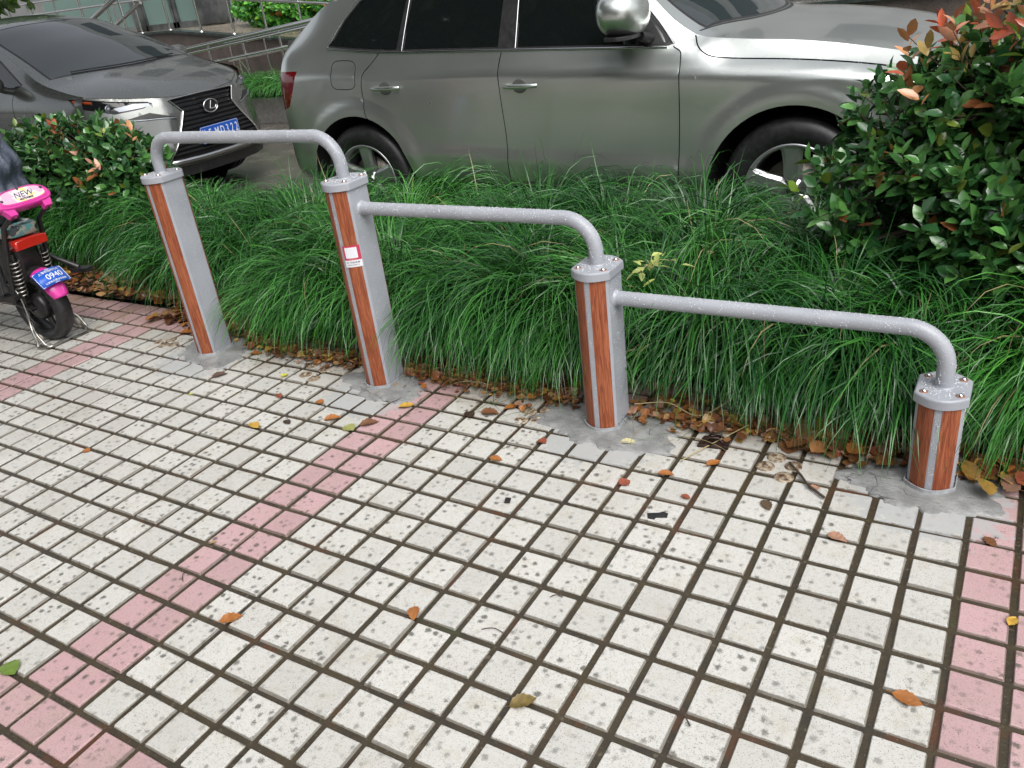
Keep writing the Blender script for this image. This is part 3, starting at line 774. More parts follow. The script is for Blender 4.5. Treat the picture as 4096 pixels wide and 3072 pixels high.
quarter_g = inset_poly([(-1.845,1.207),(-1.5,1.172),(-1.272,1.157),(-1.24,1.36),(-1.208,1.56),(-1.35,1.548),(-1.52,1.512),(-1.63,1.455),(-1.73,1.36),(-1.80,1.262)], .012)
belt_trim = win_low+[(p[0], p[1]+.012) for p in reversed(win_low)]
regs = [(None, arch_cut(RHX, HZ, AR)), (None, arch_cut(FHX, HZ, AR)),
        ('glass_q', quarter_g), ('glass_r', glassR), ('glass_f', glassF), ('pillars', window_all),
        (None, strip(rear_edge, gap)), (None, strip(bgap, gap)), (None, strip(fedge, gap)), (None, strip(hood_side, gap)), (None, strip(sill_gap, gap)),
        ('flapgap', None), ('fuel', fuel), ('lamp', lampcut), ('doorR', doorR), ('doorF', doorF)]
regs = [r for r in regs if r[1] is not None]
fgap = strip(fuel+[fuel[0]], gap*.8)
regs.insert(6, (None, fgap))
P_ = M['audi_paint']
smats = {'glass_q': ('quarter_window', M['car_glass']), 'glass_r': ('rear_door_window', M['car_glass']), 'glass_f': ('front_door_window', M['car_glass']),
         'pillars': ('window_surround', M['black_trim']), 'fuel': ('fuel_flap', P_), 'lamp': ('tail_lamp', M['tail_red']), 'doorR': ('rear_door', P_), 'doorF': ('front_door', P_), 'body': ('flank', P_)}
def sampled(f, a, b_, n): return [(float(x), float(f(x))) for x in np.linspace(a, b_, n)]
ye = aud.cy[-1]
def xring(x0, x1, k=1.0, n=40): 
    a = [(float(x), -float(ye(x))*k) for x in np.linspace(x0, x1, n)]; return a+[(p[0], -p[1]) for p in reversed(a)]
# windscreen: bottom edge bows forward at the centre
def cowl(y, x_side, bow): return x_side+bow*(1-(abs(y)/.79)**2)
ws_bot = [(cowl(y, .575, .245), y) for y in np.linspace(-.72, .72, 25)]
ws_top = [(-.16-.0+.14*(1-(abs(y)/.6)**2)-.0, y) for y in np.linspace(.60, -.60, 21)]
screen = ws_bot+ws_top
screen_in = inset_poly(screen, .022)
hoodline = [(cowl(y, .585, .262), y) for y in np.linspace(-.79, .79, 25)]
top_reg = [('glass_s', screen_in), ('frit', screen), ('cowl', [(cowl(y, .575, .25), y) for y in np.linspace(-.76, .76, 25)]+[(cowl(y, .585, .265), y) for y in np.linspace(.76, -.76, 25)])]
hood_poly = [(cowl(y, .590, .27), y) for y in np.linspace(-.80, .80, 25)]+[(1.93, .62), (1.95,.3), (1.96,0), (1.95,-.3), (1.93,-.62)]
top_reg += [('hood', hood_poly)]
tp = {'top': (xring(-2.45, 1.98), top_reg, {'glass_s': ('windscreen', M['screen_glass']), 'frit': ('windscreen_surround', M['black_trim']), 'cowl': ('cowl', M['black_trim']), 'hood': ('bonnet', P_), 'body': ('roof', P_)})}
def audi_rear(y, z):
    t = np.abs(y)/.93; zz = np.clip((z-.4)/.8, 0, 1)
    return -2.58+.13*(np.clip(z-.75, 0, 1)**1.3)*1.6+.40*t**3.4-.02*np.sin(zz*PI)
def audi_front(y, z):
    t = np.abs(y)/.92; return 2.02-.28*np.clip(z-.62, 0, 1)-.22*t**3.5
ro = [(-.86,.40),(.86,.40),(.90,.8),(.86,1.08),(.70,1.26),(-.70,1.26),(-.86,1.08),(-.90,.8)]
fo = [(-.86,.26),(.86,.26),(.87,.5),(.84,.78),(.66,.90),(-.66,.90),(-.84,.78),(-.87,.5)]
lampR = [[(s_*.90,.86),(s_*.86,1.08),(s_*.50,1.07),(s_*.52,.93)] for s_ in (-1,1)]
grl = smooth_poly([(-.46,.80),(.46,.80),(.40,.36),(-.40,.36)], 2)
rear = (ro, [('lamp', lampR[0]), ('lamp', lampR[1])], {'lamp': ('tail_lamp', M['tail_red']), 'body': ('tailgate', P_)}, audi_rear)
hl = [[(s_*.55,.80),(s_*.80,.80),(s_*.84,.66),(s_*.55,.66)] for s_ in (-1,1)]
front = (fo, [('grille_deep', grl), ('lamp', hl[0]), ('lamp', hl[1])], {'grille_deep': ('grille', M['black_trim']), 'lamp': ('headlamp', M['lamp_glass']), 'body': ('front_bumper', P_)}, audi_front)
car, cp = build_car('silver_suv', 'silver suv parked side-on behind the grass bed, filling the top middle', (0, AY, 0), 0, aud, audi_outline, regs, smats, tp, P_, front, rear)
def lining(root, x0, x1, y, z0, z1, arches, name='inner_body', zt=1.05, yo=.92):
    """dark body core that shows through the panel gaps and wheel arches"""
    b_ = MB()
    for s_ in (-1, 1):
        pl = [(x0, z0), (x1, z0), (x1, zt-.25), (x1-.5, zt), (x0, zt)]
        r = panel_cdt(pl, [(None, arch_cut(ax, az, .45, 24)) for ax, az in arches], .2, lambda x, z: np.c_[x, np.full(len(x), s_*y), z])
        V, F = r['body']; b_.add(V, F)
        for ax, az in arches:   # wheel wells
            n = 24; vs = []; 
            for a in np.linspace(-.02, PI+.02, n):
                X, Z = ax+.45*math.cos(a), az+.45*math.sin(a); vs += [(X, s_*yo, Z), (X, s_*(y-.36), Z)]
            b_.add(vs, [(2*i, 2*i+2, 2*i+3, 2*i+1) for i in range(n-1)])
            b_.add([(ax+.47*math.cos(a), s_*(y-.36), az+.47*math.sin(a)) for a in np.linspace(0, 2*PI, 24)[:-1]], [tuple(range(23))])
    b_.box(((x0+x1)/2, 0, z0+.02), (x1-x0-.3, 1.5, .06))
    return b_.build(name, M['dark_gap'], root)
lining(car, -2.15, 1.68, .85, .33, 1.0, ((RHX, HZ), (FHX, HZ)), zt=.93)
for ax in (RHX, FHX):
    for s_ in (-1, 1): wheel(car, ax, s_*.80, HZ, .364, .235, .238, s_, 5, rot=(.30 if ax < 0 else PI/2+.02) if s_ < 0 else .1)
# trims, handles, mirrors
def side_tube(shape, pts, off, r, sgn, name, m, root, flat=None, n=8):
    xs = np.array([p[0] for p in pts]); zs_ = np.array([p[1] for p in pts]); y = shape.side(xs, zs_)+off
    b_ = MB(); b_.tube([(a, sgn*b2, c) for a, b2, c in zip(xs, y, zs_)], r, n); return b_.build(name, m, root)
for s_ in (-1, 1):
    wl = spline([(p[0], p[1]-.004) for p in win_low], 6)
    side_tube(aud, wl, .0, .008, s_, 'window_trim', M['satin_chrome'], car)
    fr = inset_poly(window_all, .003)
    wu = spline([(.50,1.098),(.40,1.205),(.25,1.345),(.12,1.47),(.03,1.535),(-.15,1.574),(-.5,1.589),(-1.0,1.58),(-1.35,1.55),(-1.53,1.514),(-1.64,1.457),(-1.74,1.362),(-1.812,1.262),(-1.85,1.205)], 4)
    side_tube(aud, wu, .002, .0045, s_, 'window_trim', M['satin_chrome'], car)
    for a_, b_ in (((-1.236,1.16),(-1.205,1.555)), ((-.432,1.13),(-.447,1.58))):
        side_tube(aud, spline([a_, b_], 8), .001, .004, s_, 'window_divider', M['satin_chrome'], car)
    for hx, hz in ((-1.357, .955), (-.385, .934)):
        # darker disc painting in the scoop's shade, and bar handle
        yb = float(aud.side([hx], [hz])[0])
        cup = MB(); T = Matrix.Translation((hx-.01, s_*(yb+.0015), hz))@Matrix.Rotation(PI/2*(1 if s_ < 0 else -1), 4, 'X')@Matrix.Scale(1.25, 4, (1,0,0))
        cup.lathe([(.040,.002),(.036,-.001),(.024,-.009),(.0001,-.012)][::-1] if False else [(.0001,.0015),(.030,.0022),(.036,.0032),(.0385,.0012)], 28, T)
        co = cup.build('handle_recess', M['recess'], car)
        hb = MB(); xs = np.linspace(hx-.108, hx+.108, 15); out = []; rr = []
        for q, x in enumerate(xs):
            u = (q/14*2-1); out.append((x, s_*(yb+.012+.022*(1-u**4)), hz+.002)); rr.append(.0115+.003*(1-u*u))
        hb.tube(out, rr, 12); hd = hb.build('door_handle', P_, car)
        ht = MB(); ht.tube([(x, s_*(abs(y)+.0105), z+.005) for x, y, z in out], .0032, 6); ht.build('handle_trim', M['chrome'], hd)
    # mirror
    yb = float(aud.side([.40], [1.14])[0]); mr = MB()
    cx, cy, cz = .27, yb+.165, 1.268; ax, ay, az = .140, .15, .112
    V = []; F = []; nu, nv = 28, 16
    for i in range(nv+1):
        ph = -PI/2+PI*i/nv
        for j in range(nu):
            th = 2*PI*j/nu
            def sp(v, e): return math.copysign(abs(v)**e, v)
            X = sp(math.cos(ph), .8)*sp(math.cos(th), .85); Y_ = sp(math.cos(ph), .8)*sp(math.sin(th), .85); Z = sp(math.sin(ph), .85)
            X = X*(1.0 if X > 0 else .8)
            V.append((cx+ax*X*(1-.15*Y_), s_*(cy+ay*Y_), cz+az*Z*(1-.18*Y_)+.012*Y_))
    for i in range(nv):
        for j in range(nu):
            f = (i*nu+j, i*nu+(j+1)%nu, (i+1)*nu+(j+1)%nu, (i+1)*nu+j); F.append(f if s_ > 0 else f[::-1])
    mr.add(V, F, True); mo = mr.build('door_mirror', P_, car)
    ml = MB(); ml.prism(smooth_poly([(-.075,-.12),(.08,-.13),(.09,.12),(-.06,.13)], 3), -.012, .006, Matrix.Translation((cx+.005, s_*cy, cz-az*.93)), .003); ml.build('mirror_base', M['black_trim'], mo)
    arm = MB(); arm.tube([(.37, s_*(yb-.03), 1.115), (.36, s_*(yb+.03), 1.135), (.345, s_*(yb+.08), 1.15)], [.035,.028,.024], 14); arm.build('mirror_arm', M['black_trim'], mo)
    tri = MB(); tz = [( .29,1.105),(.455,1.10),(.33,1.245)]
    yy = aud.side([t_[0] for t_ in tz], [t_[1] for t_ in tz]); tri.add([(t_[0], s_*(float(y)+.003), t_[1]) for t_, y in zip(tz, yy)], [(0,1,2)] if s_ > 0 else [(2,1,0)]); tri.build('mirror_sail', M['black_trim'], car)
    rr = MB(); xs = np.linspace(-1.75, .0, 24); rr.tube([(x, s_*(float(ye(x))-.03), float(zroof(x))+.045-(.045*abs((x+.875)/.875)**8)) for x in xs], .012, 10); rr.build('roof_rail', M['satin_chrome'], car)
sp_ = MB(); sp_.prism([(-2.32,-.60),(-1.98,-.63),(-1.98,.63),(-2.32,.60),(-2.36,0)], 1.535, 1.568, None, .012); sp_.build('roof_spoiler', P_, car)
# rain beads on bonnet, wing and window ledge
N = 650; xs = rng.uniform(.62, 1.9, N); zz = rng.uniform(.93, 1.10, N); yv = aud.side(xs, zz); ok = (zz < aud.cz[-1](xs)) & (zz > aud.cz[5](xs)-.02)
e = 1e-3; dyx = (aud.side(xs+e, zz)-yv)/e; dyz = (aud.side(xs, zz+e)-yv)/e
Nn = np.c_[-dyx, np.ones(N), -dyz]; Nn /= np.linalg.norm(Nn, axis=1)[:,None]
Pn = np.c_[xs, -yv, zz]; Nn[:,1] *= -1
droplets('rain_beads', Pn[ok], Nn[ok], rng.uniform(.0008,.0024,N)[ok], car)

# ---- dark grey SUV behind, facing right.  Local frame: x forward from the nose, near flank is y < 0
NXY = (-3.965, 4.40, .012)
nx_curves = [
 [(-4.62,.60,.30),(-4.4,.80,.27),(-4.0,.87,.25),(-1,.87,.24),(-.60,.87,.24),(-.48,.84,.24)],
 [(-4.62,.64,.38),(-4.4,.83,.35),(-4.0,.895,.32),(-1,.895,.31),(-.60,.89,.31),(-.48,.865,.31)],
 [(-4.62,.66,.55),(-4.4,.85,.52),(-4.0,.915,.49),(-1,.918,.48),(-.60,.905,.46),(-.48,.88,.45)],
 [(-4.62,.66,.75),(-4.4,.85,.72),(-4.0,.905,.68),(-1,.91,.64),(-.60,.90,.60),(-.48,.875,.60)],
 [(-4.62,.64,1.0),(-4.4,.84,.97),(-4.0,.915,.94),(-1,.92,.88),(-.60,.895,.82),(-.48,.87,.80)],
 [(-4.62,.60,1.1),(-4.4,.79,1.12),(-4.0,.87,1.12),(-2.5,.875,1.09),(-1.35,.87,1.065),(-1,.885,1.015),(-.60,.875,.96),(-.48,.865,.955)],
 [(-4.62,.52,1.15),(-4.4,.66,1.3),(-4.0,.64,1.46),(-3.2,.63,1.56),(-2.4,.62,1.57),(-2.0,.63,1.53),(-1.6,.70,1.38),(-1.2,.79,1.20),(-1.02,.82,1.115),(-.8,.83,1.05),(-.60,.835,1.005),(-.3,.82,.955),(-.05,.80,.90)]]
nx_center = [(-4.62,1.2),(-4.4,1.38),(-4.0,1.56),(-3.2,1.64),(-2.3,1.64),(-2.0,1.60),(-1.5,1.43),(-1.0,1.20),(-.85,1.13),(-.6,1.075),(-.35,1.00),(-.18,.925),(-.08,.865)]
nxs = CarShape(nx_curves, nx_center, ((-3.59, .36), (-.935, .36)), .014, .41, 2.4)
def nx_front(y, z):
    xf = np.interp(z, [.2,.5,.76,.88,1.0], [-.03,0,-.05,-.10,-.2]); t = np.abs(y/.92)
    ridge = .022*np.exp(-((np.abs(y)-.40-.25*np.clip(.76-z,0,.4))/.07)**2)*(z > .38)     # raised frame beside the grille
    return xf-.50*t**3+ridge
def ztop(y): return .868+.125*(abs(y)/.88)**2
nf_out = [(-.87,.25),(.87,.25),(.89,.5),(.89,.8),(.885,.99)]+[(y, ztop(y)) for y in np.linspace(.86, -.86, 31)]+[(-.885,.99),(-.89,.8),(-.89,.5)]
gr = [(-.358,.862),(0,.866),(.358,.862),(.275,.758),(.33,.67),(.53,.40),(0,.385),(-.53,.40),(-.33,.67),(-.275,.758)]
_top0 = nxs.top
def _blend(x, y):
    x = np.asarray(x, float); y = np.asarray(y, float); z0 = _top0(x, y); zt = .868+.125*(np.abs(y)/.88)**2
    xf = nx_front(y, zt); d = zt-_top0(xf, y); return z0+d*np.exp(-np.clip(xf-x, 0, 9)/.16)
nxs.top = _blend
def mir(p): return [(-a, b_) for a, b_ in p][::-1]
lampL = [(-.888,.988),(-.70,.925),(-.50,.880),(-.475,.868),(-.55,.838),(-.73,.828),(-.87,.90)]
slit = [(-.70,.775),(-.53,.80),(-.36,.728),(-.50,.745)]
bar_in = [(-.50,.872),(-.50,.852),(-.56,.846),(-.70,.842),(-.72,.872),(-.60,.885)]
fogL = [(-.80,.62),(-.72,.60),(-.62,.40),(-.80,.36)]
val = [(-.87,.25),(.87,.25),(.87,.335),(-.87,.335)]
nregs = [('bar', bar_in), ('bar', mir(bar_in)), ('lamp', lampL), ('lamp', mir(lampL)), ('slit', slit), ('slit', mir(slit)), ('grille_deep', gr), ('fog', fogL), ('fog', mir(fogL)), ('val', val)]
NPt = M['nx_paint']
nmats = {'lamp': ('headlamp', M['lamp_glass']), 'bar': ('headlamp_reflector', M['lamp_silver']), 'slit': ('running_lamp', M['black_trim']), 'grille_deep': ('grille_backing', M['dark_gap']), 'fog': ('fog_lamp_recess', M['black_trim']), 'val': ('valance', M['black_trim']), 'body': ('front_bumper', NPt)}
nxo = [(x, float(nxs.cz[0](x))) for x in np.linspace(-4.4, -.50, 40)]+[(x, float(nxs.cz[-1](x))-.0) for x in np.linspace(-.50, -4.4, 60)]
nlow = [(-4.05,1.165),(-3.2,1.125),(-2.4,1.105),(-1.30,1.085)]; nup = [(-1.22,1.115),(-1.55,1.30),(-1.9,1.47),(-2.15,1.525),(-2.6,1.548),(-3.3,1.535),(-3.8,1.45)]
nwin = nlow+nup
nreg = [(None, arch_cut(-3.59,.36,.41)), (None, arch_cut(-.935,.36,.41)), ('glass', inset_poly(nwin, .014)), ('surround', nwin),
        (None, strip([(-1.33,1.07),(-1.36,1.0),(-1.38,.7),(-1.38,.27)], .006)), (None, strip([(-2.42,1.10),(-2.42,.8),(-2.40,.27)], .006))]
def nwb(y): return -1.02+.17*(1-(abs(y)/.8)**2)
nscreen = [(nwb(y), y) for y in np.linspace(-.74, .74, 21)]+[(-1.93+.07*(1-(abs(y)/.6)**2), y) for y in np.linspace(.60, -.60, 17)]
hfr = [(float(nx_front(np.array([y]), np.array([ztop(y)]))[0]), float(y)) for y in np.linspace(-.845, .845, 41)]
yn = nxs.cy[-1]
ntop = [(x, -float(yn(x))*.999) for x in np.linspace(-4.45, -.60, 50)]+hfr+[(x, float(yn(x))*.999) for x in np.linspace(-.60, -4.45, 50)]
hoodp = [(nwb(y)+.02, y) for y in np.linspace(-.80, .80, 21)]+[(-.62,.80)]+[(p[0]-.012, p[1]) for p in reversed(hfr) if abs(p[1]) < .80]+[(-.62,-.80)]
ntreg = [('glass_s', inset_poly(nscreen, .02)), ('frit', nscreen), (None, strip([(p[0]-.006, p[1]) for p in hfr if abs(p[1]) < .83], .004)), ('hood', hoodp)]
ntp = {'top': (ntop, ntreg, {'glass_s': ('windscreen', M['screen_glass']), 'frit': ('windscreen_surround', M['black_trim']), 'hood': ('bonnet', NPt), 'body': ('roof', NPt)})}
def nx_rear(y, z): return -4.60+.45*np.abs(y/.92)**3.2+.25*np.clip(z-.9, 0, 1)**1.2
nro = [(-.84,.30),(.84,.30),(.88,.8),(.84,1.08),(.66,1.26),(-.66,1.26),(-.84,1.08),(-.88,.8)]
nlr = [[(s_*.88,.88),(s_*.84,1.06),(s_*.3,1.02),(s_*.3,.95)] for s_ in (-1,1)]
nroot, npp = build_car('dark_grey_suv', 'dark grey suv with a black spindle grille and blue plate, at the left', (*NXY[:2], 0.012), NXY[2] if False else .04, nxs, nxo, nreg,
    {'glass': ('side_window', M['car_glass']), 'surround': ('window_surround', M['black_trim']), 'body': ('flank', NPt)}, ntp, NPt,
    (nf_out, nregs, nmats, nx_front), (nro, [('lamp', nlr[0]), ('lamp', nlr[1])], {'lamp': ('tail_lamp', M['tail_red']), 'body': ('tailgate', NPt)}, nx_rear), step=.035)
lining(nroot, -4.2, -.62, .84, .25, 1., ((-3.59,.36),(-.935,.36)), zt=.93, yo=.905)
for ax in (-3.59, -.935):
    for s_ in (-1, 1): wheel(nroot, ax, s_*.775, .36, .36, .225, .225, s_, 10, rot=.2)
def fx(y, z, off=0.): return float(nx_front(np.array([float(y)]), np.array([float(z)]))[0])+off
# grille slats
sl_ = MB()
for z in np.arange(.835, .41, -.036):
    if z > .758: hw = .275+(z-.758)/(.862-.758)*.083
    elif z > .67: hw = .275+(.758-z)/.088*.055
    else: hw = .33+(.67-z)/.27*.20
    hw -= .012; pts = [(fx(y, z, -.010), y, z) for y in np.linspace(-hw, hw, 17)]
    n = len(pts); vs = []
    for x, y, zz in pts: vs += [(x-.012, y, zz+.012), (x+.006, y, zz+.004), (x+.004, y, zz-.007), (x-.012, y, zz-.010)]
    sl_.add(vs, [(4*i+a, 4*i+4+a, 4*i+4+(a+1)%4, 4*i+(a+1)%4) for i in range(n-1) for a in range(4)])
gri = npp['fgrille_deep'][0]
M['slat'] = mat('dark_gloss_slat', (.02,.022,.024), .16, 0, .6)
sl_.build('grille_slats', M['slat'], gri)
def fstrip(pts, w, name, m, parent, off=.006, n=6, th=.006):
    pts = spline(pts, n); b_ = MB(); b_.tube([(fx(y, z, off), y, z) for y, z in pts], w, 8); return b_.build(name, m, parent)
fstrip([(-.362,.868),(0,.873),(.362,.868)], .006, 'grille_trim', M['satin_chrome'], nroot)
for s_ in (-1, 1):
    fstrip([(s_*.362,.868),(s_*.318,.812),(s_*.280,.760)], .006, 'grille_trim', M['satin_chrome'], nroot)
    fstrip([(s_*.280,.760),(s_*.335,.672),(s_*.43,.54),(s_*.535,.40)], .009, 'grille_trim', M['chrome'], nroot)
    fstrip([(s_*.73,.768),(s_*.60,.752),(s_*.48,.742),(s_*.37,.725)], .0055, 'running_lamp_strip', M['lamp_silver'], nroot, .006)
    fstrip([(s_*.885,.985),(s_*.70,.922),(s_*.50,.878)], .004, 'headlamp_edge', M['black_trim'], nroot, .004)
    e_ = MB(); T = Matrix.Translation((fx(s_*.745, .872, -.004), s_*.745, .872))@Matrix.Rotation(PI/2, 4, 'Y')@Matrix.Rotation(0, 4, 'Z')
    e_.lathe([(.0001,.016),(.014,.013),(.024,.003),(.030,.010),(.034,.004)], 24, T); e_.build('projector_lens', M['lamp_silver'], nroot)
    am = MB(); am.tube([(fx(s_*.80, .93, -.002), s_*.80, .93), (fx(s_*.875, .962, -.002), s_*.875, .962)], [.014,.010], 8); am.build('side_reflector', M['amber'], nroot)
low = MB(); n = 25; vs = []
for y in np.linspace(-.56, .56, n):
    z = .392-.012*(y/.56)**2*0+.01*(abs(y)/.56)**4; x = fx(y, .39)
    vs += [(x+.002, y, z+.006), (x+.030, y, z-.006), (x+.034, y, z-.022), (x+.005, y, z-.040)]
low.add(vs, [(4*i+a, 4*i+4+a, 4*i+5+a, 4*i+1+a) for i in range(n-1) for a in range(3)], True); low.build('lower_lip', M['satin_chrome'], nroot)
# badge: ring with a slanting stroke and foot
bz, bx = .757, fx(0, .757, .022)
bd = MB(); n = 40; ring = [(bx, .078*math.cos(a), bz+.053*math.sin(a)) for a in np.linspace(0, 2*PI, n+1)[:-1]]
bd.tube(ring, .0065, 8, False, True); bo = bd.build('badge', M['chrome'], nroot)
bl = MB(); bl.tube([(bx+.004, .010, bz+.040), (bx+.004, -.016, bz-.022)], .0065, 8); bl.tube([(bx+.004, -.020, bz-.024), (bx+.004, .045, bz-.024)], .0065, 8); bl.tube([(bx+.003, .045, bz-.024), (bx+.003, .058, bz-.004)], .005, 8); bl.build('badge_letter', M['chrome'], bo)
bk = MB(); bk.add([(bx-.004, .074*math.cos(a), bz+.05*math.sin(a)) for a in np.linspace(0, 2*PI, 33)[:-1]], [tuple(range(32))]); bk.build('badge_backing', M['black_trim'], bo)
# plate
px_ = fx(0, .54, .020); ph = MB(); rp = smooth_poly([(-.22,-.07),(-.0,-.07),(.22,-.07),(.22,0),(.22,.07),(0,.07),(-.22,.07),(-.22,0)], 2)
rp = [(-.22+.008,-.07),(.22-.008,-.07),(.22,-.07+.008),(.22,.07-.008),(.22-.008,.07),(-.22+.008,.07),(-.22,.07-.008),(-.22,-.07+.008)]
TP = Matrix.Translation((px_, 0, .540))@Matrix(((0,0,1,0),(1,0,0,0),(0,1,0,0),(0,0,0,1)))
ph.prism(rp, -.004, .0, TP, .0); pl = ph.build('number_plate', M['plate_blue'], nroot)
fr = MB(); o_, i_ = [(a*.985, b_*.955) for a, b_ in rp], [(a*.972, b_*.915) for a, b_ in rp]; n = 8
fr.add([TP@Vector((a, b_, .0012)) for a, b_ in o_+i_], [(k, (k+1)%n, n+(k+1)%n, n+k) for k in range(n)]); fr.build('plate_border', M['plate_white'], pl)
for body, x_, sz_ in (('沪', -.178, .085), ('F', -.118, .105), ('M', -.040, .105), ('D', .023, .105), ('3', .083, .105), ('2', .137, .105), ('2', .190, .105)):
    me = text_mesh(body, sz_, .0008, .0006)
    for v in me.vertices:
        a, b_, c = v.co; v.co = TP@Vector((x_+a*(.62 if body != '沪' else .6), b_*1.02, .0022+c))
    link('plate_character', me, pl, [M['plate_white']])
# wipers and mirrors
for y0, y1 in ((-.55,.05),(-.02,.55)):
    wp = MB(); wp.tube([(nwb(y)-.035, y, float(nxs.top([nwb(y)-.035],[y])[0])+.012) for y in np.linspace(y0, y1, 12)], .006, 6)
    wp.build('wiper_blade', M['black_trim'], nroot)
for s_ in (-1, 1):
    mb = MB(); V = []; F = []; nu, nv = 20, 10; cx, cy, cz = -1.42, s_*1.0, 1.14
    for i in range(nv+1):
        ph_ = -PI/2+PI*i/nv
        for j in range(nu):
            th = 2*PI*j/nu; V.append((cx+.07*math.cos(ph_)**.7*math.cos(th) if abs(math.cos(ph_)) > 1e-6 else cx, cy+.115*abs(math.cos(ph_))**.7*math.sin(th), cz+.07*math.sin(ph_)))
    for i in range(nv):
        for j in range(nu): F.append((i*nu+j, i*nu+(j+1)%nu, (i+1)*nu+(j+1)%nu, (i+1)*nu+j))
    mb.add(V, F, True); mb.tube([(-1.45, s_*.86, 1.08), (-1.43, s_*.93, 1.11)], .03, 10); mb.build('door_mirror', NPt, nroot)

# ------------------------------------------------------------------ vegetation
def blade_mesh(root, az, th0, th1, L, w, bend, tint, seg=7, zmin=.004, zfloor=None):
    n = len(root); s_ = np.linspace(0, 1, seg+1)
    th = th0[:,None]+(th1-th0)[:,None]*s_[None]**bend[:,None]
    ds = (L/seg)[:,None]
    ch, sh = np.cos(th[:,:-1])*ds, np.sin(th[:,:-1])*ds
    hx = np.concatenate([np.zeros((n,1)), np.cumsum(ch, 1)], 1); hz = np.concatenate([np.zeros((n,1)), np.cumsum(sh, 1)], 1)
    tw = rng.normal(0, .35, n)[:,None]*s_[None]**1.5                      # sideways wander
    a = az[:,None]+tw
    dx = np.concatenate([np.zeros((n,1)), np.cumsum(ch*np.cos(a[:,:-1]), 1)], 1); dy = np.concatenate([np.zeros((n,1)), np.cumsum(ch*np.sin(a[:,:-1]), 1)], 1)
    X = root[:,0,None]+dx; Y = root[:,1,None]+dy; Z = root[:,2,None]+hz
    Z = np.maximum(Z, zmin+rng.uniform(0, .01, n)[:,None])
    ww = w[:,None]*(1-s_[None]**2.2*.95)*.5
    roll = rng.normal(0, .5, n)[:,None]
    px, py = -np.sin(a)*np.cos(roll), np.cos(a)*np.cos(roll); pz = np.sin(roll)*np.ones_like(px)
    A = np.stack([X+px*ww, Y+py*ww, Z+pz*ww], -1); B = np.stack([X-px*ww, Y-py*ww, Z-pz*ww], -1)
    V = np.stack([A, B], 2).reshape(n, -1, 3)
    F = np.array([(2*i, 2*i+1, 2*i+3, 2*i+2) for i in range(seg)])
    FF = (F[None]+2*(seg+1)*np.arange(n)[:,None,None]).reshape(-1, 4)
    T = np.repeat(tint[:,None], 2*(seg+1), 1)
    g = (.75+.35*s_)[None,:,None]; T = (T.reshape(n, seg+1, 2, 3)*g[...,None]).reshape(-1, 3)  # shade painted into the tint: blades darker toward the root
    return V.reshape(-1, 3), FF, T
MOUNDS = np.array([(x+rng.normal(0,.05), y+rng.normal(0,.04)) for k, y in enumerate((2.36,2.74,3.12)) for x in np.arange(-5.6+.2*(k % 2), 3.4, .40)])
def clumps(name, centres, per, Lr, front=None, zr=.03, w=(.0026,.0046), mounds=None, lscale=None, green=None):
    cs = np.repeat(centres, per, 0); n = len(cs)
    r = np.abs(rng.normal(0, .04, n)); ph = rng.uniform(0, 2*PI, n)
    root = np.c_[cs[:,0]+r*np.cos(ph), cs[:,1]+r*np.sin(ph), np.full(n, zr)]
    az = ph+rng.normal(0, .5, n); vx, vy = np.cos(az), np.sin(az)
    hue0 = rng.uniform(0, 1, len(centres))
    if mounds is not None:
        d = centres[:,None]-mounds[None]; k = np.argmin((d**2).sum(2), 1); v = d[np.arange(len(centres)), k]; dist = np.linalg.norm(v, axis=1)
        mh = rng.uniform(0, 1, len(mounds))[k]; hue0 = .55*mh+.45*hue0
        root[:,2] += np.repeat(.15*np.exp(-(dist/.13)**2), per)
        pull = np.repeat(np.clip(dist/.08, 0, 2.2), per); vv = np.repeat(v/(dist[:,None]+1e-6), per, 0)
        vx = vx*.55+vv[:,0]*pull; vy = vy*.55+vv[:,1]*pull
    if front is not None:
        k = np.repeat(front, per); vy = vy-k*1.5
    az = np.arctan2(vy, vx)+rng.normal(0, .30, n)
    th0 = np.radians(rng.normal(76, 8, n).clip(48, 98)); th1 = np.radians(rng.normal(-76, 12, n).clip(-92, -10))
    L = rng.uniform(*Lr, n)*np.repeat(rng.uniform(.9, 1.1, len(centres)), per)
    if lscale is not None: L = L*np.repeat(lscale, per)
    few = rng.uniform(0, 1, n) < .010; th1 = np.where(few, np.radians(rng.uniform(0, 65, n)), th1)
    hue = np.repeat(hue0, per)*.5+rng.uniform(0, 1, n)*.5
    c0, c1 = np.array([.008,.052,.014]), np.array([.105,.38,.052])
    T = c0+(c1-c0)*hue[:,None]**1.9
    if green is not None: T = T*green
    dry = rng.uniform(0, 1, n) < .014; T[dry] = np.array([.26,.23,.11])
    bend = rng.uniform(1.1, 1.8, n)
    if front is not None: bend = np.where(np.repeat(front, per) > .6, bend*.72, bend)
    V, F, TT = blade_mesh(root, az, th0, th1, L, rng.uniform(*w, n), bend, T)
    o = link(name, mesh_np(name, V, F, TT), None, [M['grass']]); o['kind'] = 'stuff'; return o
def front_edge(x):
    return float(np.interp(x, [-7,-3.3,-2.9,-2.35,-2.0,-1.80,-1.62,-1.38,-1.1,-.9,5], [2.60,2.60,2.62,2.50,2.22,2.28,2.44,2.26,2.14,2.09,2.09]))
cen = []; fr_ = []; ls = []
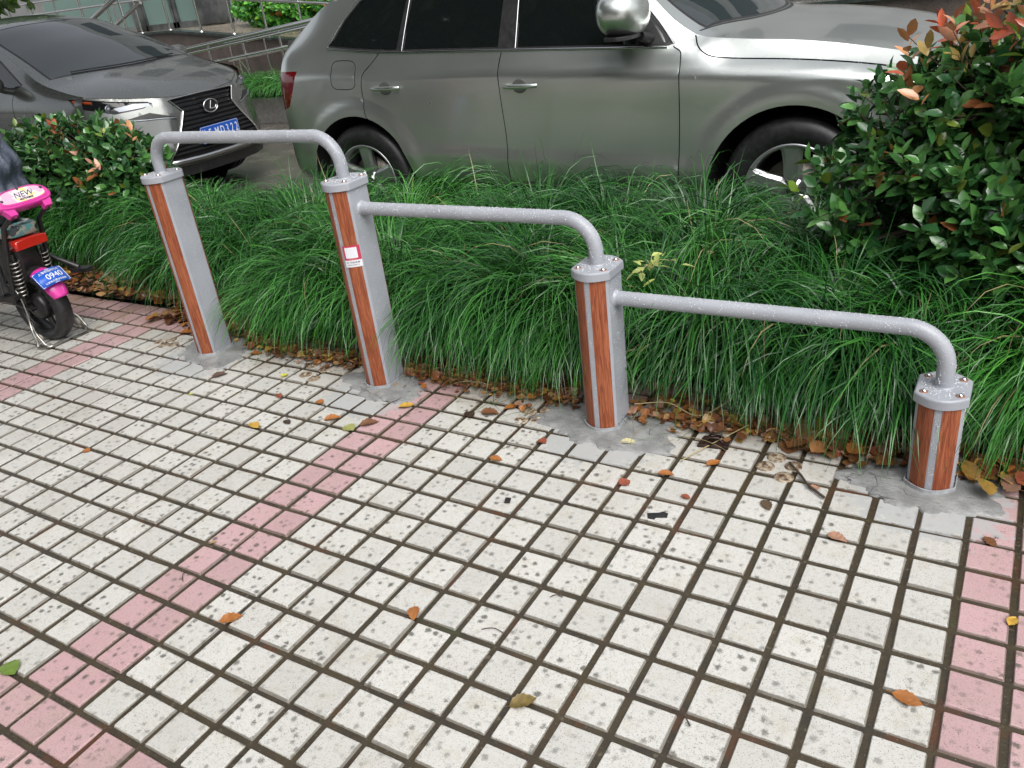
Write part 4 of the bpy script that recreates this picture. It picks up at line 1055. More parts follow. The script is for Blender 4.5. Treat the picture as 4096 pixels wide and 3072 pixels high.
for x in np.arange(-6.4, 3.5, .115):
    y0 = front_edge(x); y = y0; row = 0; wob = .5+.5*math.sin(x*4.7+.6)*math.sin(x*2.1+2)
    while y < 3.34:
        if not (rng.uniform() < .03): cen.append((x+rng.normal(0, .03), y+rng.normal(0, .02))); fr_.append((1.1, .9, .35)[row] if row < 3 else .05); ls.append((1.0 if y < 2.8 else (.97 if x > -1.7 else .74))*(.68 if min(abs(x-p_[0]-.03) for p_ in POSTS) < .13 and row < 4 else 1)*(.86+.22*wob)*(.82 if row == 0 else 1))
        y += .075 if row < 2 else .14; row += 1
cen = np.array(cen); fr_ = np.array(fr_); ls = np.array(ls)
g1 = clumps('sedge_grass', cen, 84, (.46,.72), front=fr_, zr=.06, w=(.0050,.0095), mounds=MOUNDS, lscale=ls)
tag(g1, 'long drooping dark green grass filling the bed behind the bars')
# a few pale seed stalks poking up along the back
ns = 130; V, F, T = blade_mesh(np.c_[rng.uniform(-2.2, 2., ns), rng.uniform(2.9, 3.35, ns), np.full(ns, .1)], rng.uniform(0, 2*PI, ns), np.radians(rng.uniform(72, 95, ns)), np.radians(rng.uniform(40, 80, ns)), rng.uniform(.35, .56, ns), np.full(ns, .0022), np.full(ns, 1.5), np.tile([.25,.27,.16], (ns,1)))
# far planter
pc = np.array([(x+rng.normal(0,.04), y+rng.normal(0,.03)) for x in np.arange(-9.6, 3.5, .16) for y in (7.86, 7.98, 8.1)])
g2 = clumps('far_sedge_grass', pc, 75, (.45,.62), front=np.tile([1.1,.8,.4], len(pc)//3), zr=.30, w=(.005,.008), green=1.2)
tag(g2, 'band of drooping grass in the planter at the foot of the ramp')

def leaf_mesh(pos, d, nrm, L, W, fold, curl, tint, double=False):
    """pos base point, d direction, nrm blade normal"""
    n = len(pos); d = d/np.linalg.norm(d, axis=1)[:,None]; s_ = np.cross(d, nrm); s_ /= np.linalg.norm(s_, axis=1)[:,None]+1e-9; u = np.cross(s_, d)
    t = np.array([0,.30,.66,1.]); c = [pos+d*(L*a)[:,None]-u*(curl*L*a*a)[:,None] for a in t]
    def sidep(a, wd, sg): return pos+d*(L*a)[:,None]-u*(curl*L*a*a)[:,None]+s_*(sg*W*wd)[:,None]+u*(fold*W*wd)[:,None]
    P = [c[0], c[1], c[2], c[3], sidep(.16,.30,1), sidep(.40,.50,1), sidep(.74,.36,1), sidep(.16,.30,-1), sidep(.40,.50,-1), sidep(.74,.36,-1)]
    V = np.stack(P, 1); F = np.array([(0,1,4),(1,5,4),(1,2,5),(2,6,5),(2,3,6),(0,7,1),(1,7,8),(1,8,2),(2,8,9),(2,9,3)])
    FF = (F[None]+10*np.arange(n)[:,None,None]).reshape(-1, 3)
    return V.reshape(-1, 3), FF, np.repeat(tint, 10, 0)
def bush(name, label, lobes, nshoots, leafL, young, seed, group=None, zmin=.25, base=(0,0), stems=7):
    r_ = np.random.default_rng(seed)
    # shoot tips spread through the lobes, most near the surface
    P = []; lob = []
    vol = np.array([l[3]*l[4]*l[5] for l in lobes])**.67; pr = vol/vol.sum()
    while len(P) < nshoots:
        k = r_.choice(len(lobes), p=pr); cx, cy, cz, rx, ry, rz = lobes[k]
        v = r_.normal(0, 1, 3); v /= np.linalg.norm(v); rad = 1-abs(r_.normal(0, .16)) if r_.uniform() < .72 else r_.uniform(.3, .9)
        p = np.array([cx, cy, cz])+v*rad*np.array([rx, ry, rz])
        # leave gaps
        if math.sin(p[0]*9+seed)*math.sin(p[1]*8+1)*math.sin(p[2]*10+2) > .34: continue
        if p[2] < zmin+r_.uniform(0, .12): continue
        P.append(p); lob.append((k, v))
    P = np.array(P); Vn = np.array([l[1] for l in lob]); cent = np.array([lobes[l[0]][:3] for l in lob])
    zt = P[:,2]
    D = Vn*.8+np.array([0,0,.75])+r_.normal(0, .35, P.shape); D /= np.linalg.norm(D, axis=1)[:,None]
    top = max(l[2]+l[5] for l in lobes)
    yg = (r_.uniform(0, 1, len(P)) < young*np.clip((zt-(top-.50))/.50, 0.012, 1)**1.5*2)
    ext = np.where(yg, r_.uniform(.03, .10, len(P)), 0.)
    Pt = P+D*ext[:,None]
    pos = []; dr = []; nm = []; LL = []; WW = []; TT = []; cu = []
    for i in range(len(P)):
        k = int(r_.integers(5, 9)); shoot = D[i]; a = np.cross(shoot, [.3,.2,.9]); a /= np.linalg.norm(a); b_ = np.cross(shoot, a); ph = r_.uniform(0, 6.28)
        yc = None
        if yg[i]:
            yc = [np.array([.52,.13,.07]), np.array([.58,.27,.12]), np.array([.42,.30,.10]), np.array([.20,.32,.05]), np.array([.48,.22,.13])][int(r_.integers(0,5))]
        for j in range(k):
            t = j/(k-1) if k > 1 else 0; q = ph+j*2.4; out = a*math.cos(q)+b_*math.sin(q)
            inc = (1.15-.65*t)
            dd = out*math.sin(inc)+shoot*math.cos(inc)+np.array([0,0,-.12])+r_.normal(0, .12, 3)
            pos.append(Pt[i]-shoot*(.085+ext[i]*.5)*(1-t)); dr.append(dd); nm.append(shoot+out*.2+r_.normal(0, .22, 3))
            l_ = leafL*r_.uniform(.62, 1.15); LL.append(l_); WW.append(l_*r_.uniform(.50, .66)); cu.append(r_.uniform(.02, .22))
            if yc is not None and t > .25: TT.append(yc*r_.uniform(.8, 1.25)); LL[-1] *= 1.05; WW[-1] *= .78
            else:
                c = np.array([.022,.085,.028])+(np.array([.11,.28,.065])-np.array([.022,.085,.028]))*r_.uniform(0,1)**1.4
                if r_.uniform() < .03: c = np.array([.14,.20,.03])
                if r_.uniform() < .015: c = np.array([.35,.13,.05])
                TT.append(c)
    V, F, T = leaf_mesh(np.array(pos), np.array(dr), np.array(nm), np.array(LL), np.array(WW), .32, np.array(cu), np.array(TT))
    root = thing(name, label, 'bush', (0,0,0), 0, group)
    link('foliage', mesh_np('foliage', V, F, T), root, [M['leaf']])
    tb = MB(); r2 = random.Random(seed)
    stem_tops = []
    for k in range(stems):
        bx, by = base[0]+r2.uniform(-.16,.16), base[1]+r2.uniform(-.10,.10); l = lobes[k % len(lobes)]
        tx, ty, tz = l[0]+r2.uniform(-.5,.5)*l[3], l[1]+r2.uniform(-.5,.5)*l[4], l[2]+r2.uniform(-.1,.5)*l[5]
        pts = [Vector((bx,by,0)).lerp(Vector((tx,ty,tz)), t)+Vector((r2.uniform(-.02,.02), r2.uniform(-.02,.02), .05*math.sin(t*PI))) for t in (0,.25,.5,.75,1)]
        tb.tube(pts, [.014,.012,.010,.008,.005], 7); stem_tops += pts[2:]
    for i in range(0, len(P), 2):
        p = Vector(Pt[i]); s0 = min(stem_tops, key=lambda q: (q-p).length+.3*max(0, q.z-p.z)); m_ = s0.lerp(p, .55)+Vector((0,0,-.03))
        tb.tube([s0, m_, p], [.0045,.0032,.0016], 4, False)
    tb.build('branches', M['bark'], root)
    return root
bush('photinia_bush', 'big photinia bush with orange-red new tips on top, at the right edge',
     [(2.42,2.80,.78,.80,.50,.54),(2.02,2.80,.62,.68,.44,.34),(2.75,2.75,1.05,.60,.46,.44),(1.95,2.86,.88,.46,.34,.26),(2.8,2.50,.72,.5,.42,.5),(2.45,2.55,.50,.65,.34,.28),(2.3,2.8,1.12,.42,.36,.26)], 3900, .070, 1.5, 5, zmin=.22, base=(2.45,2.85), stems=10)
bush('small_photinia_bush', 'small photinia bush with bronze new tips on its right side, before the dark suv',
     [(-3.75,2.95,.60,.66,.40,.37),(-3.28,2.92,.54,.38,.34,.36),(-4.25,3.0,.66,.5,.4,.30),(-3.55,2.85,.38,.5,.3,.2)], 1350, .074, .028, 9, zmin=.14, base=(-3.7,2.95), stems=8)

# ------------------------------------------------------------------ fallen leaves
def fallen(n, seed, shape='toothed'):
    """one dry leaf, about 1 unit long along +x, curled"""
    r_ = random.Random(seed); rows = 11; vs = []; fs = []; cu = r_.uniform(-.5, .9); cr = r_.uniform(.3, 1.3); tw = r_.uniform(-.5, .5)
    for i in range(rows):
        t = i/(rows-1); w = .30*math.sin(PI*t**.85)**.8*(1+.10*((-1)**i)) if 0 < t < 1 else .012
        for j in range(5):
            u = (j-2)/2; y = u*w; z = cr*.35*(abs(u)**1.7)*w+cu*.25*(t-.5)**2+tw*(t-.5)*y+.02*math.sin(7*t+3*u+seed)
            vs.append((t-.5, y, z))
    for i in range(rows-1):
        for j in range(4): fs.append((i*5+j, (i+1)*5+j, (i+1)*5+j+1, i*5+j+1))
    n0 = len(vs); 
    for k in range(3): 
        x = -.5-.09*k; vs += [(x, .008, .02*k), (x, -.008, .02*k)]
    for k in range(2): fs.append((n0+2*k, n0+2*k+1, n0+2*k+3, n0+2*k+2))
    zmin = min(v[2] for v in vs); return [(x, y, z-zmin) for x, y, z in vs], fs
LEAVES = [fallen(0, s_) for s_ in (3, 8, 21, 34, 55, 72)]
def mk_leaf(x, y, L, rot, col, v, label, z=.001, wide=1., group='fallen leaves on the paving'):
    L *= .80; vs, fs = LEAVES[v % 6]; V = np.array(vs)*np.array([L, L*wide, L*.8])
    blot = np.random.default_rng(v+int(abs(x)*1000)).uniform(.75, 1.2, (len(V),1)); T = np.tile(col, (len(V),1))*blot
    me = bpy.data.meshes.new('fallen_leaf'); me.from_pydata(V.tolist(), [], fs); me.polygons.foreach_set('use_smooth', [True]*len(fs))
    a = me.color_attributes.new('tint', 'FLOAT_COLOR', 'POINT'); a.data.foreach_set('color', np.c_[T, np.ones(len(V))].ravel())
    o = link('fallen_leaf', me, None, [M['dead']]); o.location = (x, y, z); o.rotation_euler = (0, 0, rot)
    return tag(o, label, 'leaf', group)
OR, YE, BR, DK, RD, PK, GR, OL = (.34,.13,.035), (.50,.30,.05), (.17,.075,.035), (.05,.03,.02), (.27,.075,.04), (.36,.20,.13), (.13,.20,.04), (.30,.30,.10)
LF = [(.373,.405,.085,.75,OR,0,'narrow orange leaf across a joint in the lower left'),(.853,.635,.07,-1.0,OR,1,'toothed orange leaf at a joint below the middle of the paving'),
 (1.281,.496,.085,.8,(.17,.12,.035),2,'torn olive-brown leaf with a long stalk, nearest the bottom centre'),(2.061,.865,.082,-.15,OR,3,'orange leaf half sunk in a joint beside the right pink band'),
 (2.249,1.208,.05,1.2,YE,4,'small yellow-orange leaf in the joint inside the right pink band'),(.094,1.603,.085,.7,YE,5,'yellow leaf on the pink band just below the stickered post'),
 (-.021,1.38,.075,-.3,OL,0,'round olive-green leaf left of the pink band',1.5),(.035,1.437,.10,.7,BR,1,'long brown leaf with its tip on the pink band'),
 (.272,1.85,.075,.2,YE,2,'curled yellow leaf at the bed edge right of the stickered post'),(.387,1.634,.07,-.6,DK,3,'dark green-black leaf at the head of the brown leaf trail',1.3),
 (.459,1.669,.10,.1,BR,4,'crumpled brown leaf in the trail between second and third posts'),(.52,1.735,.08,.9,OR,5,'orange-brown leaf at the top of the brown leaf trail'),
 (.657,1.392,.068,-.05,OR,0,'lone orange toothed leaf, left of the knee-high post'),(.758,1.553,.05,-.4,RD,1,'small rust leaf at the left end of the third cement patch',1.5),
 (1.053,1.65,.072,.35,(.55,.50,.28),2,'pale cream leaf on the cement of the knee-high post'),(1.14,1.419,.052,.9,RD,3,'square rust-red leaf below the knee-high post',1.9),
 (1.249,1.51,.068,.1,OR,4,'tan-orange leaf on a joint right of the knee-high post'),(1.352,1.411,.045,-.3,RD,5,'tiny rust leaf lying on a white tile beyond the black scrap'),
 (1.165,1.778,.06,-.5,OR,0,'mottled orange leaf right of the third cement patch'),(1.207,1.806,.045,1.0,(.25,.16,.07),1,'small tan leaf, second right of the third cement patch'),
 (.97,1.745,.06,1.5,RD,2,'dull red leaf against the cement patch edge',1.2),(1.591,1.46,.07,-1.0,(.11,.075,.045),3,'dark curled leaf on white tiles left of the shortest post'),
 (1.812,1.376,.075,-.35,PK,4,'pinkish tan leaf on a joint below the shortest post'),(1.372,1.622,.07,.9,OR,5,'orange leaf under the dark metal scrap'),
 (1.70,1.60,.045,.3,PK,0,'pale pink leaf touching the shortest post cement',1.2),(-.974,1.556,.095,.95,(.10,.06,.045),1,'long dark brown leaf below the tallest left post'),
 (-1.60,1.89,.12,.45,OR,2,'broad orange leaf on the pink border at the tallest post',1.3),(-.985,1.80,.085,.3,OR,3,'curled orange-brown leaf right of the first cement patch'),
 (-.651,1.657,.045,1.2,(.50,.50,.08),4,'small bright yellow leaf beside the rusty bolt stumps',1.5),(-.426,1.257,.085,-.3,YE,5,'yellow leaf between the two tall posts, farthest forward'),
 (-.299,1.512,.055,-.2,OR,0,'orange leaf on a joint left of the stickered post',1.4),(-.142,1.417,.09,.6,OR,1,'peach-orange leaf beside the olive-green leaf'),
 (-.521,1.492,.06,-.5,RD,2,'dull rust leaf between the two tall posts'),(-.313,1.33,.06,-.3,DK,3,'dark narrow leaf between the two tall posts'),
 (-.954,1.367,.028,.3,(.45,.45,.1),4,'tiny yellow-green leaf on the white tiles far left',1.5),(-.064,.005,.085,-.2,GR,5,'fresh green leaf cut by the left picture edge',1.3),
 (-.981,.856,.05,.1,OR,0,'small orange leaf at a joint on the left paving',1.3),(-.042,1.745,.06,1.5,(.32,.22,.12),1,'fan-shaped tan leaf leaning at the foot of the stickered post',2.2),
 (.037,.634,.03,.9,(.35,.24,.12),2,'tiny tan leaf scrap on the pink band'),(2.183,1.51,.06,-.9,BR,3,'thin brown leaf on the right pink band'),
 (-1.32,1.77,.05,1.8,(.06,.06,.03),4,'dark leaf scrap left of the first cement patch',1.2)]
for k, a in enumerate(LF): mk_leaf(*a[:7], z=.002+.0012*(k % 3), wide=a[7] if len(a) > 7 else 1.)
for k, (x, y, z, L, c, lb) in enumerate(((1.18,2.62,.40,.10,(.33,.16,.07),'curled brown leaf caught on top of the grass, right of centre'),(1.06,2.55,.40,.06,(.42,.28,.15),'small tan leaf caught on top of the grass'),(-2.72,2.75,.38,.09,(.42,.30,.15),'tan leaf caught in the grass under the small bush'))):
    mk_leaf(x, y, L, .4+k, c, k+1, lb, z, 1.2, 'dead leaves caught on the grass')
# the drift of leaves along the edge of the bed
def litter():
    pts = []
    def put(x, y, z, L): pts.append((x, y, z, L))
    for _ in range(3600):
        x = rng.uniform(-1.6, 2.75); e = front_edge(x)-.02
        y = e-.185+rng.normal(0, .035)-abs(rng.normal(0, .025))
        if rng.uniform() < .35: y = e-.08+rng.normal(0, .06)
        clump = math.sin(x*5.1)+math.sin(x*11.7+1)+1.2
        if rng.uniform()*2.4-.8 > clump: continue
        put(x, y, rng.uniform(.002, .022), rng.uniform(.016, .046))
    for _ in range(1500):
        x = rng.uniform(-3.6, -1.25); e = front_edge(x); y = rng.uniform(2.10, e+.12)
        put(x, y, rng.uniform(.025, .055), rng.uniform(.025, .065))
    for _ in range(160):
        x = rng.uniform(-2.0, -1.1); put(x, rng.uniform(1.93, 2.15), rng.uniform(.002, .02), rng.uniform(.04, .08))
    for _ in range(60): put(rng.uniform(1.5, 1.9), rng.uniform(1.78, 2.0), rng.uniform(.004, .03), rng.uniform(.05, .09))
    for _ in range(50): put(rng.uniform(2.1, 2.6), rng.uniform(1.72, 1.95), rng.uniform(.004, .03), rng.uniform(.05, .09))
    V = []; F = []; T = []; n0 = 0
    pal = np.array([OR, BR, RD, (.28,.13,.05), (.40,.23,.10), (.50,.30,.07), (.14,.06,.03), PK, (.30,.12,.05)])
    for x, y, z, L in pts:
        vs, fs = LEAVES[int(rng.integers(0, 6))]; v = np.array(vs)*np.array([L, L*rng.uniform(.9,1.8), L*rng.uniform(.5,1.3)])
        a = rng.uniform(0, 6.28); R_ = np.array(Matrix.Rotation(a, 3, 'Z')@Matrix.Rotation(rng.normal(0,.28), 3, 'X')@Matrix.Rotation(rng.normal(0,.25), 3, 'Y'))
        v = v@R_.T; v[:,2] -= min(0, v[:,2].min()); v += (x, y, z); V.append(v)
        for f in fs: F.append(tuple(i+n0 for i in f))
        c = pal[int(rng.integers(0, len(pal)))]*rng.uniform(.5, 1.25); T.append(np.tile(c, (len(v),1))*rng.uniform(.8,1.15,(len(v),1))); n0 += len(v)
    return link('leaf_litter', mesh_np('leaf_litter', np.concatenate(V), np.array(F), np.concatenate(T)), None, [M['dead']])
tag(litter(), 'drift of wet brown and orange leaves along the bed edge', kind='stuff')
# loose clipped grass blades and thin twigs round the knee-high post
ns = 90; rt = np.c_[np.concatenate([rng.normal(.95, .17, 60), rng.normal(.45, .12, 30)]), np.concatenate([rng.uniform(1.68, 2.0, 60), rng.uniform(1.68, 1.9, 30)]), rng.uniform(.006, .03, ns)]
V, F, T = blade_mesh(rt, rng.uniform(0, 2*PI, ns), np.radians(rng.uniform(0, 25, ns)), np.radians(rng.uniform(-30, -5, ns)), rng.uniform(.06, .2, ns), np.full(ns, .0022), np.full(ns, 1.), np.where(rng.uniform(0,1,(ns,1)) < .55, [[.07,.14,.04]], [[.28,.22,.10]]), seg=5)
tag(link('grass_clippings', mesh_np('grass_clippings', V, F, T), None, [M['grass']]), 'loose grass clippings and stalks around the knee-high post', kind='stuff')
def twig(pts, r, label, c='bark'):
    b_ = MB(); b_.tube(spline3(pts), r, 6); o = b_.build('twig', M[c]); return tag(o, label, 'twig', 'thin twigs and stalks on the paving')
def spline3(pts, n=5):
    t = np.arange(len(pts), dtype=float); fs = [pchip(t, [p[k] for p in pts]) for k in range(3)]; u = np.linspace(0, len(pts)-1, (len(pts)-1)*n+1)
    return list(zip(*[f(u).tolist() for f in fs]))
M['straw'] = mat('straw_stalk', (.40,.33,.16), .5)
twig([(1.60,1.70,.012),(1.65,1.64,.012),(1.68,1.60,.010),(1.74,1.55,.009)], .0045, 'brown twig with a knotted end left of the shortest post')
twig([(1.0,1.84,.05),(1.12,1.87,.06),(1.23,1.86,.03),(1.36,1.93,.10)], .0022, 'bent straw stalk lying across the bed edge', 'straw')
twig([(1.27,1.60,.008),(1.33,1.72,.012),(1.42,1.86,.03)], .002, 'long straw stalk leading up to the bed', 'straw')
for x0, y0, L, a, lb in ((1.06,.66,.07,.1,'short brown stalk below the middle, on two tiles'),(1.17,.84,.035,.4,'tiny dark stalk on a white tile'),(-.60,1.43,.09,1.9,'thin curved stalk between the tall posts'),(.03,1.67,.10,-2.,'curved black stalk at the foot of the stickered post'),(.10,.46,.05,2.2,'hair-thin stalk at lower left'),(1.6,.62,.06,-.4,'thin bent stalk on a tile right of the bottom centre')):
    twig([(x0+L*math.cos(a)*t-.15*L*math.sin(a)*math.sin(PI*t), y0+L*math.sin(a)*t+.15*L*math.cos(a)*math.sin(PI*t), .003+.004*math.sin(PI*t)) for t in (0,.25,.5,.75,1)], .0013, lb)
# black scraps
def scrap(x, y, pl, rot, h, label, name='plastic_scrap', m='black_trim'):
    b_ = MB(); b_.prism(pl, 0, h, Matrix.Translation((x,y,.0015))@Matrix.Rotation(rot,4,'Z')@Matrix.Rotation(.06,4,'X'), .0008); return tag(b_.build(name, M[m]), label, 'litter')
scrap(1.304, 1.292, [(-.03,-.013),(-.012,-.020),(-.005,-.012),(.028,-.014),(.033,.004),(.018,.014),(.006,.009),(-.03,.010)], .45, .004, 'bent black plastic scrap on a white tile, right of centre')
scrap(.827, 1.188, [(-.012,-.009),(.012,-.009),(.012,.009),(-.012,.009)], 1.9, .006, 'tiny square black chip on a white tile near the centre')
sc = MB(); sc.prism([(-.055,-.03),(.05,-.035),(.055,.02),(.02,.04),(-.04,.03)], 0, .012, Matrix.Translation((1.335,1.745,.002))@Matrix.Rotation(.2,4,'Z'), .004)
for dy in (-.012,.012): sc.tube([(1.305,1.745+dy,.014),(1.32,1.747+dy,.030),(1.35,1.752+dy,.030),(1.365,1.754+dy,.014)], .004, 8)
M['old_iron'] = noisy('wet_old_iron', (.025,.016,.013), (.06,.035,.028), 40, (.15,.35), .4, .002, metal=.4)
sc.build('scrap_mesh', M['old_iron']); so_ = bpy.data.objects['scrap_mesh']; so_.name = 'iron_scrap'; tag(so_, 'dark wet iron scrap on the bed edge right of the knee-high post', 'litter')
# sawn-off rusty bolts in the paving
bl = [(-.60,1.79),(-.56,1.70),(-.49,1.68),(-.51,1.775),(.60,1.735),(.66,1.70),(.60,1.665),(.665,1.765),(1.53,1.67),(1.60,1.63),(1.55,1.735),(1.615,1.70),(-1.62,1.79),(-1.55,1.75),(-1.60,1.72),(-1.67,1.76)]
names = ['between the tall posts', 'between the stickered post and knee-high post', 'left of the shortest post', 'left of the tallest post']
for k, (x, y) in enumerate(bl):
    b_ = MB(); b_.lathe([(.0001,.006),(.008,.006),(.0095,.002),(.010,-.002)], 10, Matrix.Translation((x,y,0))); b_.lathe([(.0001,.0015),(.022,.0015),(.030,.0006),(.031,-.002)], 20, Matrix.Translation((x,y,0)))
    o = b_.build('bolt_stump', M['stump'] if 'stump' in M else M.setdefault('stump', noisy('rust_stained_bolt', (.10,.05,.03), (.42,.36,.26), 55, (.3,.6), .4, .002)))
    tag(o, 'rusty bolt stump in the tiles, '+names[k//4], 'bolt stump', 'rusty bolt stumps '+names[k//4])
# pale dropped sprig behind the knee-high post
sp = thing('leaf_sprig', 'pale yellow-green leaf sprig lying on grass behind the knee-high post', 'sprig', (0,0,0))
n = 16; pp = np.c_[rng.normal(.93,.045,n), rng.normal(2.22,.05,n), rng.uniform(.42,.50,n)]; dd = rng.normal(0,1,(n,3)); dd[:,2] *= .4
V, F, T = leaf_mesh(pp, dd, np.tile([0,0,1.],(n,1))+rng.normal(0,.3,(n,3)), rng.uniform(.03,.07,n), rng.uniform(.015,.03,n), .3, np.full(n,.15), np.tile([.42,.48,.14],(n,1))*rng.uniform(.7,1.2,(n,1)))
link('leaves', mesh_np('leaves', V, F, T), sp, [M['leaf']]); b_ = MB()
for k in range(7): b_.tube(spline3([(.93,2.22,.44), tuple((pp[k]+[.93,2.22,.44])/2+[0,0,.02]), tuple(pp[k])], 3), .0013, 4)
b_.build('stalks', M['straw'], sp)

# ------------------------------------------------------------------ pink electric scooter, seen from behind
M['pink'] = mat('pink_plastic', (.62,.035,.30), .28, 0, .5)
M['tail_orange'] = mat('red_tail_lamp', (.50,.02,.012), .22, 0, .6)
M['black_steel'] = noisy('black_painted_steel', (.010,.010,.011), (.022,.021,.020), 25, (.25,.5), .15, .0008)
M['steel_tube'] = noisy('dull_chromed_tube', (.30,.29,.26), (.50,.49,.46), 30, (.2,.4), .1, .0006, metal=.9)
M['roller'] = mat('grey_roller', (.32,.30,.26), .5)
cm_ = mat('camouflage_print', rough=.35); t = NT(cm_); P0 = objco(t)
v_ = t.n('TexNoise', Scale=26., Detail=1., Roughness=.3); t.l(P0, v_.inputs['Vector']); v2 = t.n('TexNoise', Scale=34., Detail=1.); t.l(P0, v2.inputs['Vector'])
c_ = t.mix(t.math('GREATER_THAN', v_.outputs['Fac'], .52), (.05,.065,.07), (.42,.40,.34)); c_ = t.mix(t.math('GREATER_THAN', v2.outputs['Fac'], .56), c_, (.13,.36,.36)); t.l(c_, t.b.inputs['Base Color'])
M['camo'] = cm_
sc_ = thing('electric_scooter', 'small black and pink electric scooter on its stand, cut by the left edge', 'scooter', (-2.37, 1.60, 0), .06)
# local frame: +x = rearwards, y = across, z = up; rear hub at (0,0,.2)
def ly(b_, prof, x, z, y=0, n=40, closed=True): b_.lathe(prof, n, Matrix.Translation((x, y, z))@Matrix.Rotation(PI/2, 4, 'X'), closed)
def small_wheel(x, nm, R_=.2, w=.050):
    tw = MB(); ly(tw, [(R_-.055, -w*.8), (R_-.03, -w), (R_-.010, -w*.72), (R_, -w*.25), (R_, w*.25), (R_-.010, w*.72), (R_-.03, w), (R_-.055, w*.8)], x, R_, n=48)
    wo = tw.build(nm, M['tyre'], sc_)
    rm = MB(); ly(rm, [(R_-.050, -w*.75), (R_-.062, -w*.5), (R_-.062, w*.5), (R_-.050, w*.75)], x, R_); ly(rm, [(.0001, -w*.9), (.06, -w*.9), (.075, -w*.5), (.075, w*.5), (.06, w*.9), (.0001, w*.9)], x, R_, closed=False)
    for k in range(5):
        a = 2*PI*k/5; rm.tube([(x+.06*math.cos(a), 0, R_+.06*math.sin(a)), (x+(R_-.055)*math.cos(a), 0, R_+(R_-.055)*math.sin(a))], [.016,.012], 6)
    rm.build('rim', M['black_steel'], wo); return wo
small_wheel(0, 'rear_wheel'); small_wheel(-1.05, 'front_wheel')
def fender(a0, a1, R_, w, th, name, m, cx=0, cz=.2, droop=.0, n=18):
    b_ = MB(); vs = []; k = 9
    for i in range(n+1):
        a = math.radians(a0+(a1-a0)*i/n)
        taper = 1-.25*max(0, (n*.25-i)/(n*.25))
        for j in range(k):
            u = (j-(k-1)/2)/((k-1)/2); rr = R_-.030*abs(u)**2.4
            vs.append((cx+rr*math.cos(a), u*w/2*taper, cz+rr*math.sin(a)))
    fs = [(i*k+j, i*k+j+1, (i+1)*k+j+1, (i+1)*k+j) for i in range(n) for j in range(k-1)]; b_.add(vs, fs, True)
    o = b_.build(name, m, sc_); md = o.modifiers.new('thick', 'SOLIDIFY'); md.thickness = th; return o
fender(17, 66, .238, .118, .004, 'rear_mudguard', M['pink']); fender(62, 128, .236, .12, .006, 'mudguard_root', M['black_steel'])
fender(40, 150, .235, .10, .004, 'front_mudguard', M['pink'], -1.05)
# plate over the mudguard
pa = math.radians(44); R_p = .262
TPl = Matrix.Translation((R_p*math.cos(pa), 0, .2+R_p*math.sin(pa)))@Matrix.Rotation(-.02, 4, 'Z')@Matrix.Rotation(-(PI/2-.78), 4, 'Y')@Matrix.Rotation(PI/2, 4, 'Z')@Matrix.Rotation(PI/2, 4, 'X')
def sheet(w, h, off, name, m, parent, cur=.35):
    b_ = MB(); k = 10; vs = []
    for i in range(k+1):
        u = -1+2*i/k
        for s_ in (-1, 1): vs.append(TPl@Vector((u*w/2, s_*h/2, off-cur*(u*w/2)**2*8)))
    b_.add(vs, [(2*i, 2*i+2, 2*i+3, 2*i+1) for i in range(k)], True); o = b_.build(name, m, parent); md = o.modifiers.new('thick', 'SOLIDIFY'); md.thickness = .0015; return o
plt_ = sheet(.168, .098, 0, 'number_plate', M['plate_blue'], sc_); 
bd_ = MB(); rimp = []
for u, v in [(-1,-1),(0,-1),(1,-1),(1,0),(1,1),(0,1),(-1,1),(-1,0)]: rimp.append(TPl@Vector((u*.080, v*.045, .001-.35*(u*.08)**2*8)))
bd_.tube(rimp, .0016, 6, False, True); bd_.build('plate_border', M['plate_white'], plt_)
for body, size, yy in (('0940', .046, -.002), ('上海市临时行车', .017, .031), ('公安局交警总队监制', .0135, -.034)):
    me = text_mesh(body, size, .0004)
    for v in me.vertices: a, b_, c = v.co; v.co = TPl@Vector((a+(.012 if body == '0940' else 0), b_+yy, .0022+c-.35*(a)**2*8))
    link('plate_characters', me, plt_, [M['plate_white']])
# shock absorbers
for s_ in (-1, 1):
    b_ = MB(); p0, p1 = Vector((.0, s_*.085, .24)), Vector((.055, s_*.085, .52)); d = p1-p0; n = 160; a_ = Vector((0,1,0)); c2 = d.normalized().cross(a_)
    b_.tube([p0+d*(.15+.72*i/n)+(a_*math.cos(i/n*9*2*PI)+c2*math.sin(i/n*9*2*PI))*.024 for i in range(n+1)], .0042, 6)
    o = b_.build('spring', M['steel_tube'], sc_); b_ = MB(); b_.tube([p0, p1], .010, 10); b_.build('damper_rod', M['black_steel'], o)
lm = MB(); lm.prism([(-.095,-.02),(.095,-.02),(.088,.026),(.04,.034),(-.04,.034),(-.088,.026)], 0, .055, Matrix.Translation((.075,0,.565))@Matrix.Rotation(.12,4,'Y')@Matrix(((0,0,1,0),(1,0,0,0),(0,1,0,0),(0,0,0,1))), .010, True); lm.build('tail_lamp', M['tail_orange'], sc_)
cb = MB(); cb.prism(smooth_poly([(-.45,-.12),(.10,-.11),(.13,0),(.10,.11),(-.45,.12)], 2), .605, .655, None, .008, True); cb.build('camouflage_band', M['camo'], sc_)
bx = MB(); bx.prism(smooth_poly([(-.55,-.12),(.04,-.10),(.07,0),(.04,.10),(-.55,.12)], 2), .36, .60, None, .01, True); bx.build('battery_box', M['black_steel'], sc_)
se = MB(); se.prism(smooth_poly([(-.62,-.10),(-.1,-.12),(.02,-.07),(.02,.07),(-.1,.12),(-.62,.10)], 3), .665, .745, None, .03, True); se.build('seat', M['black_steel'], sc_)
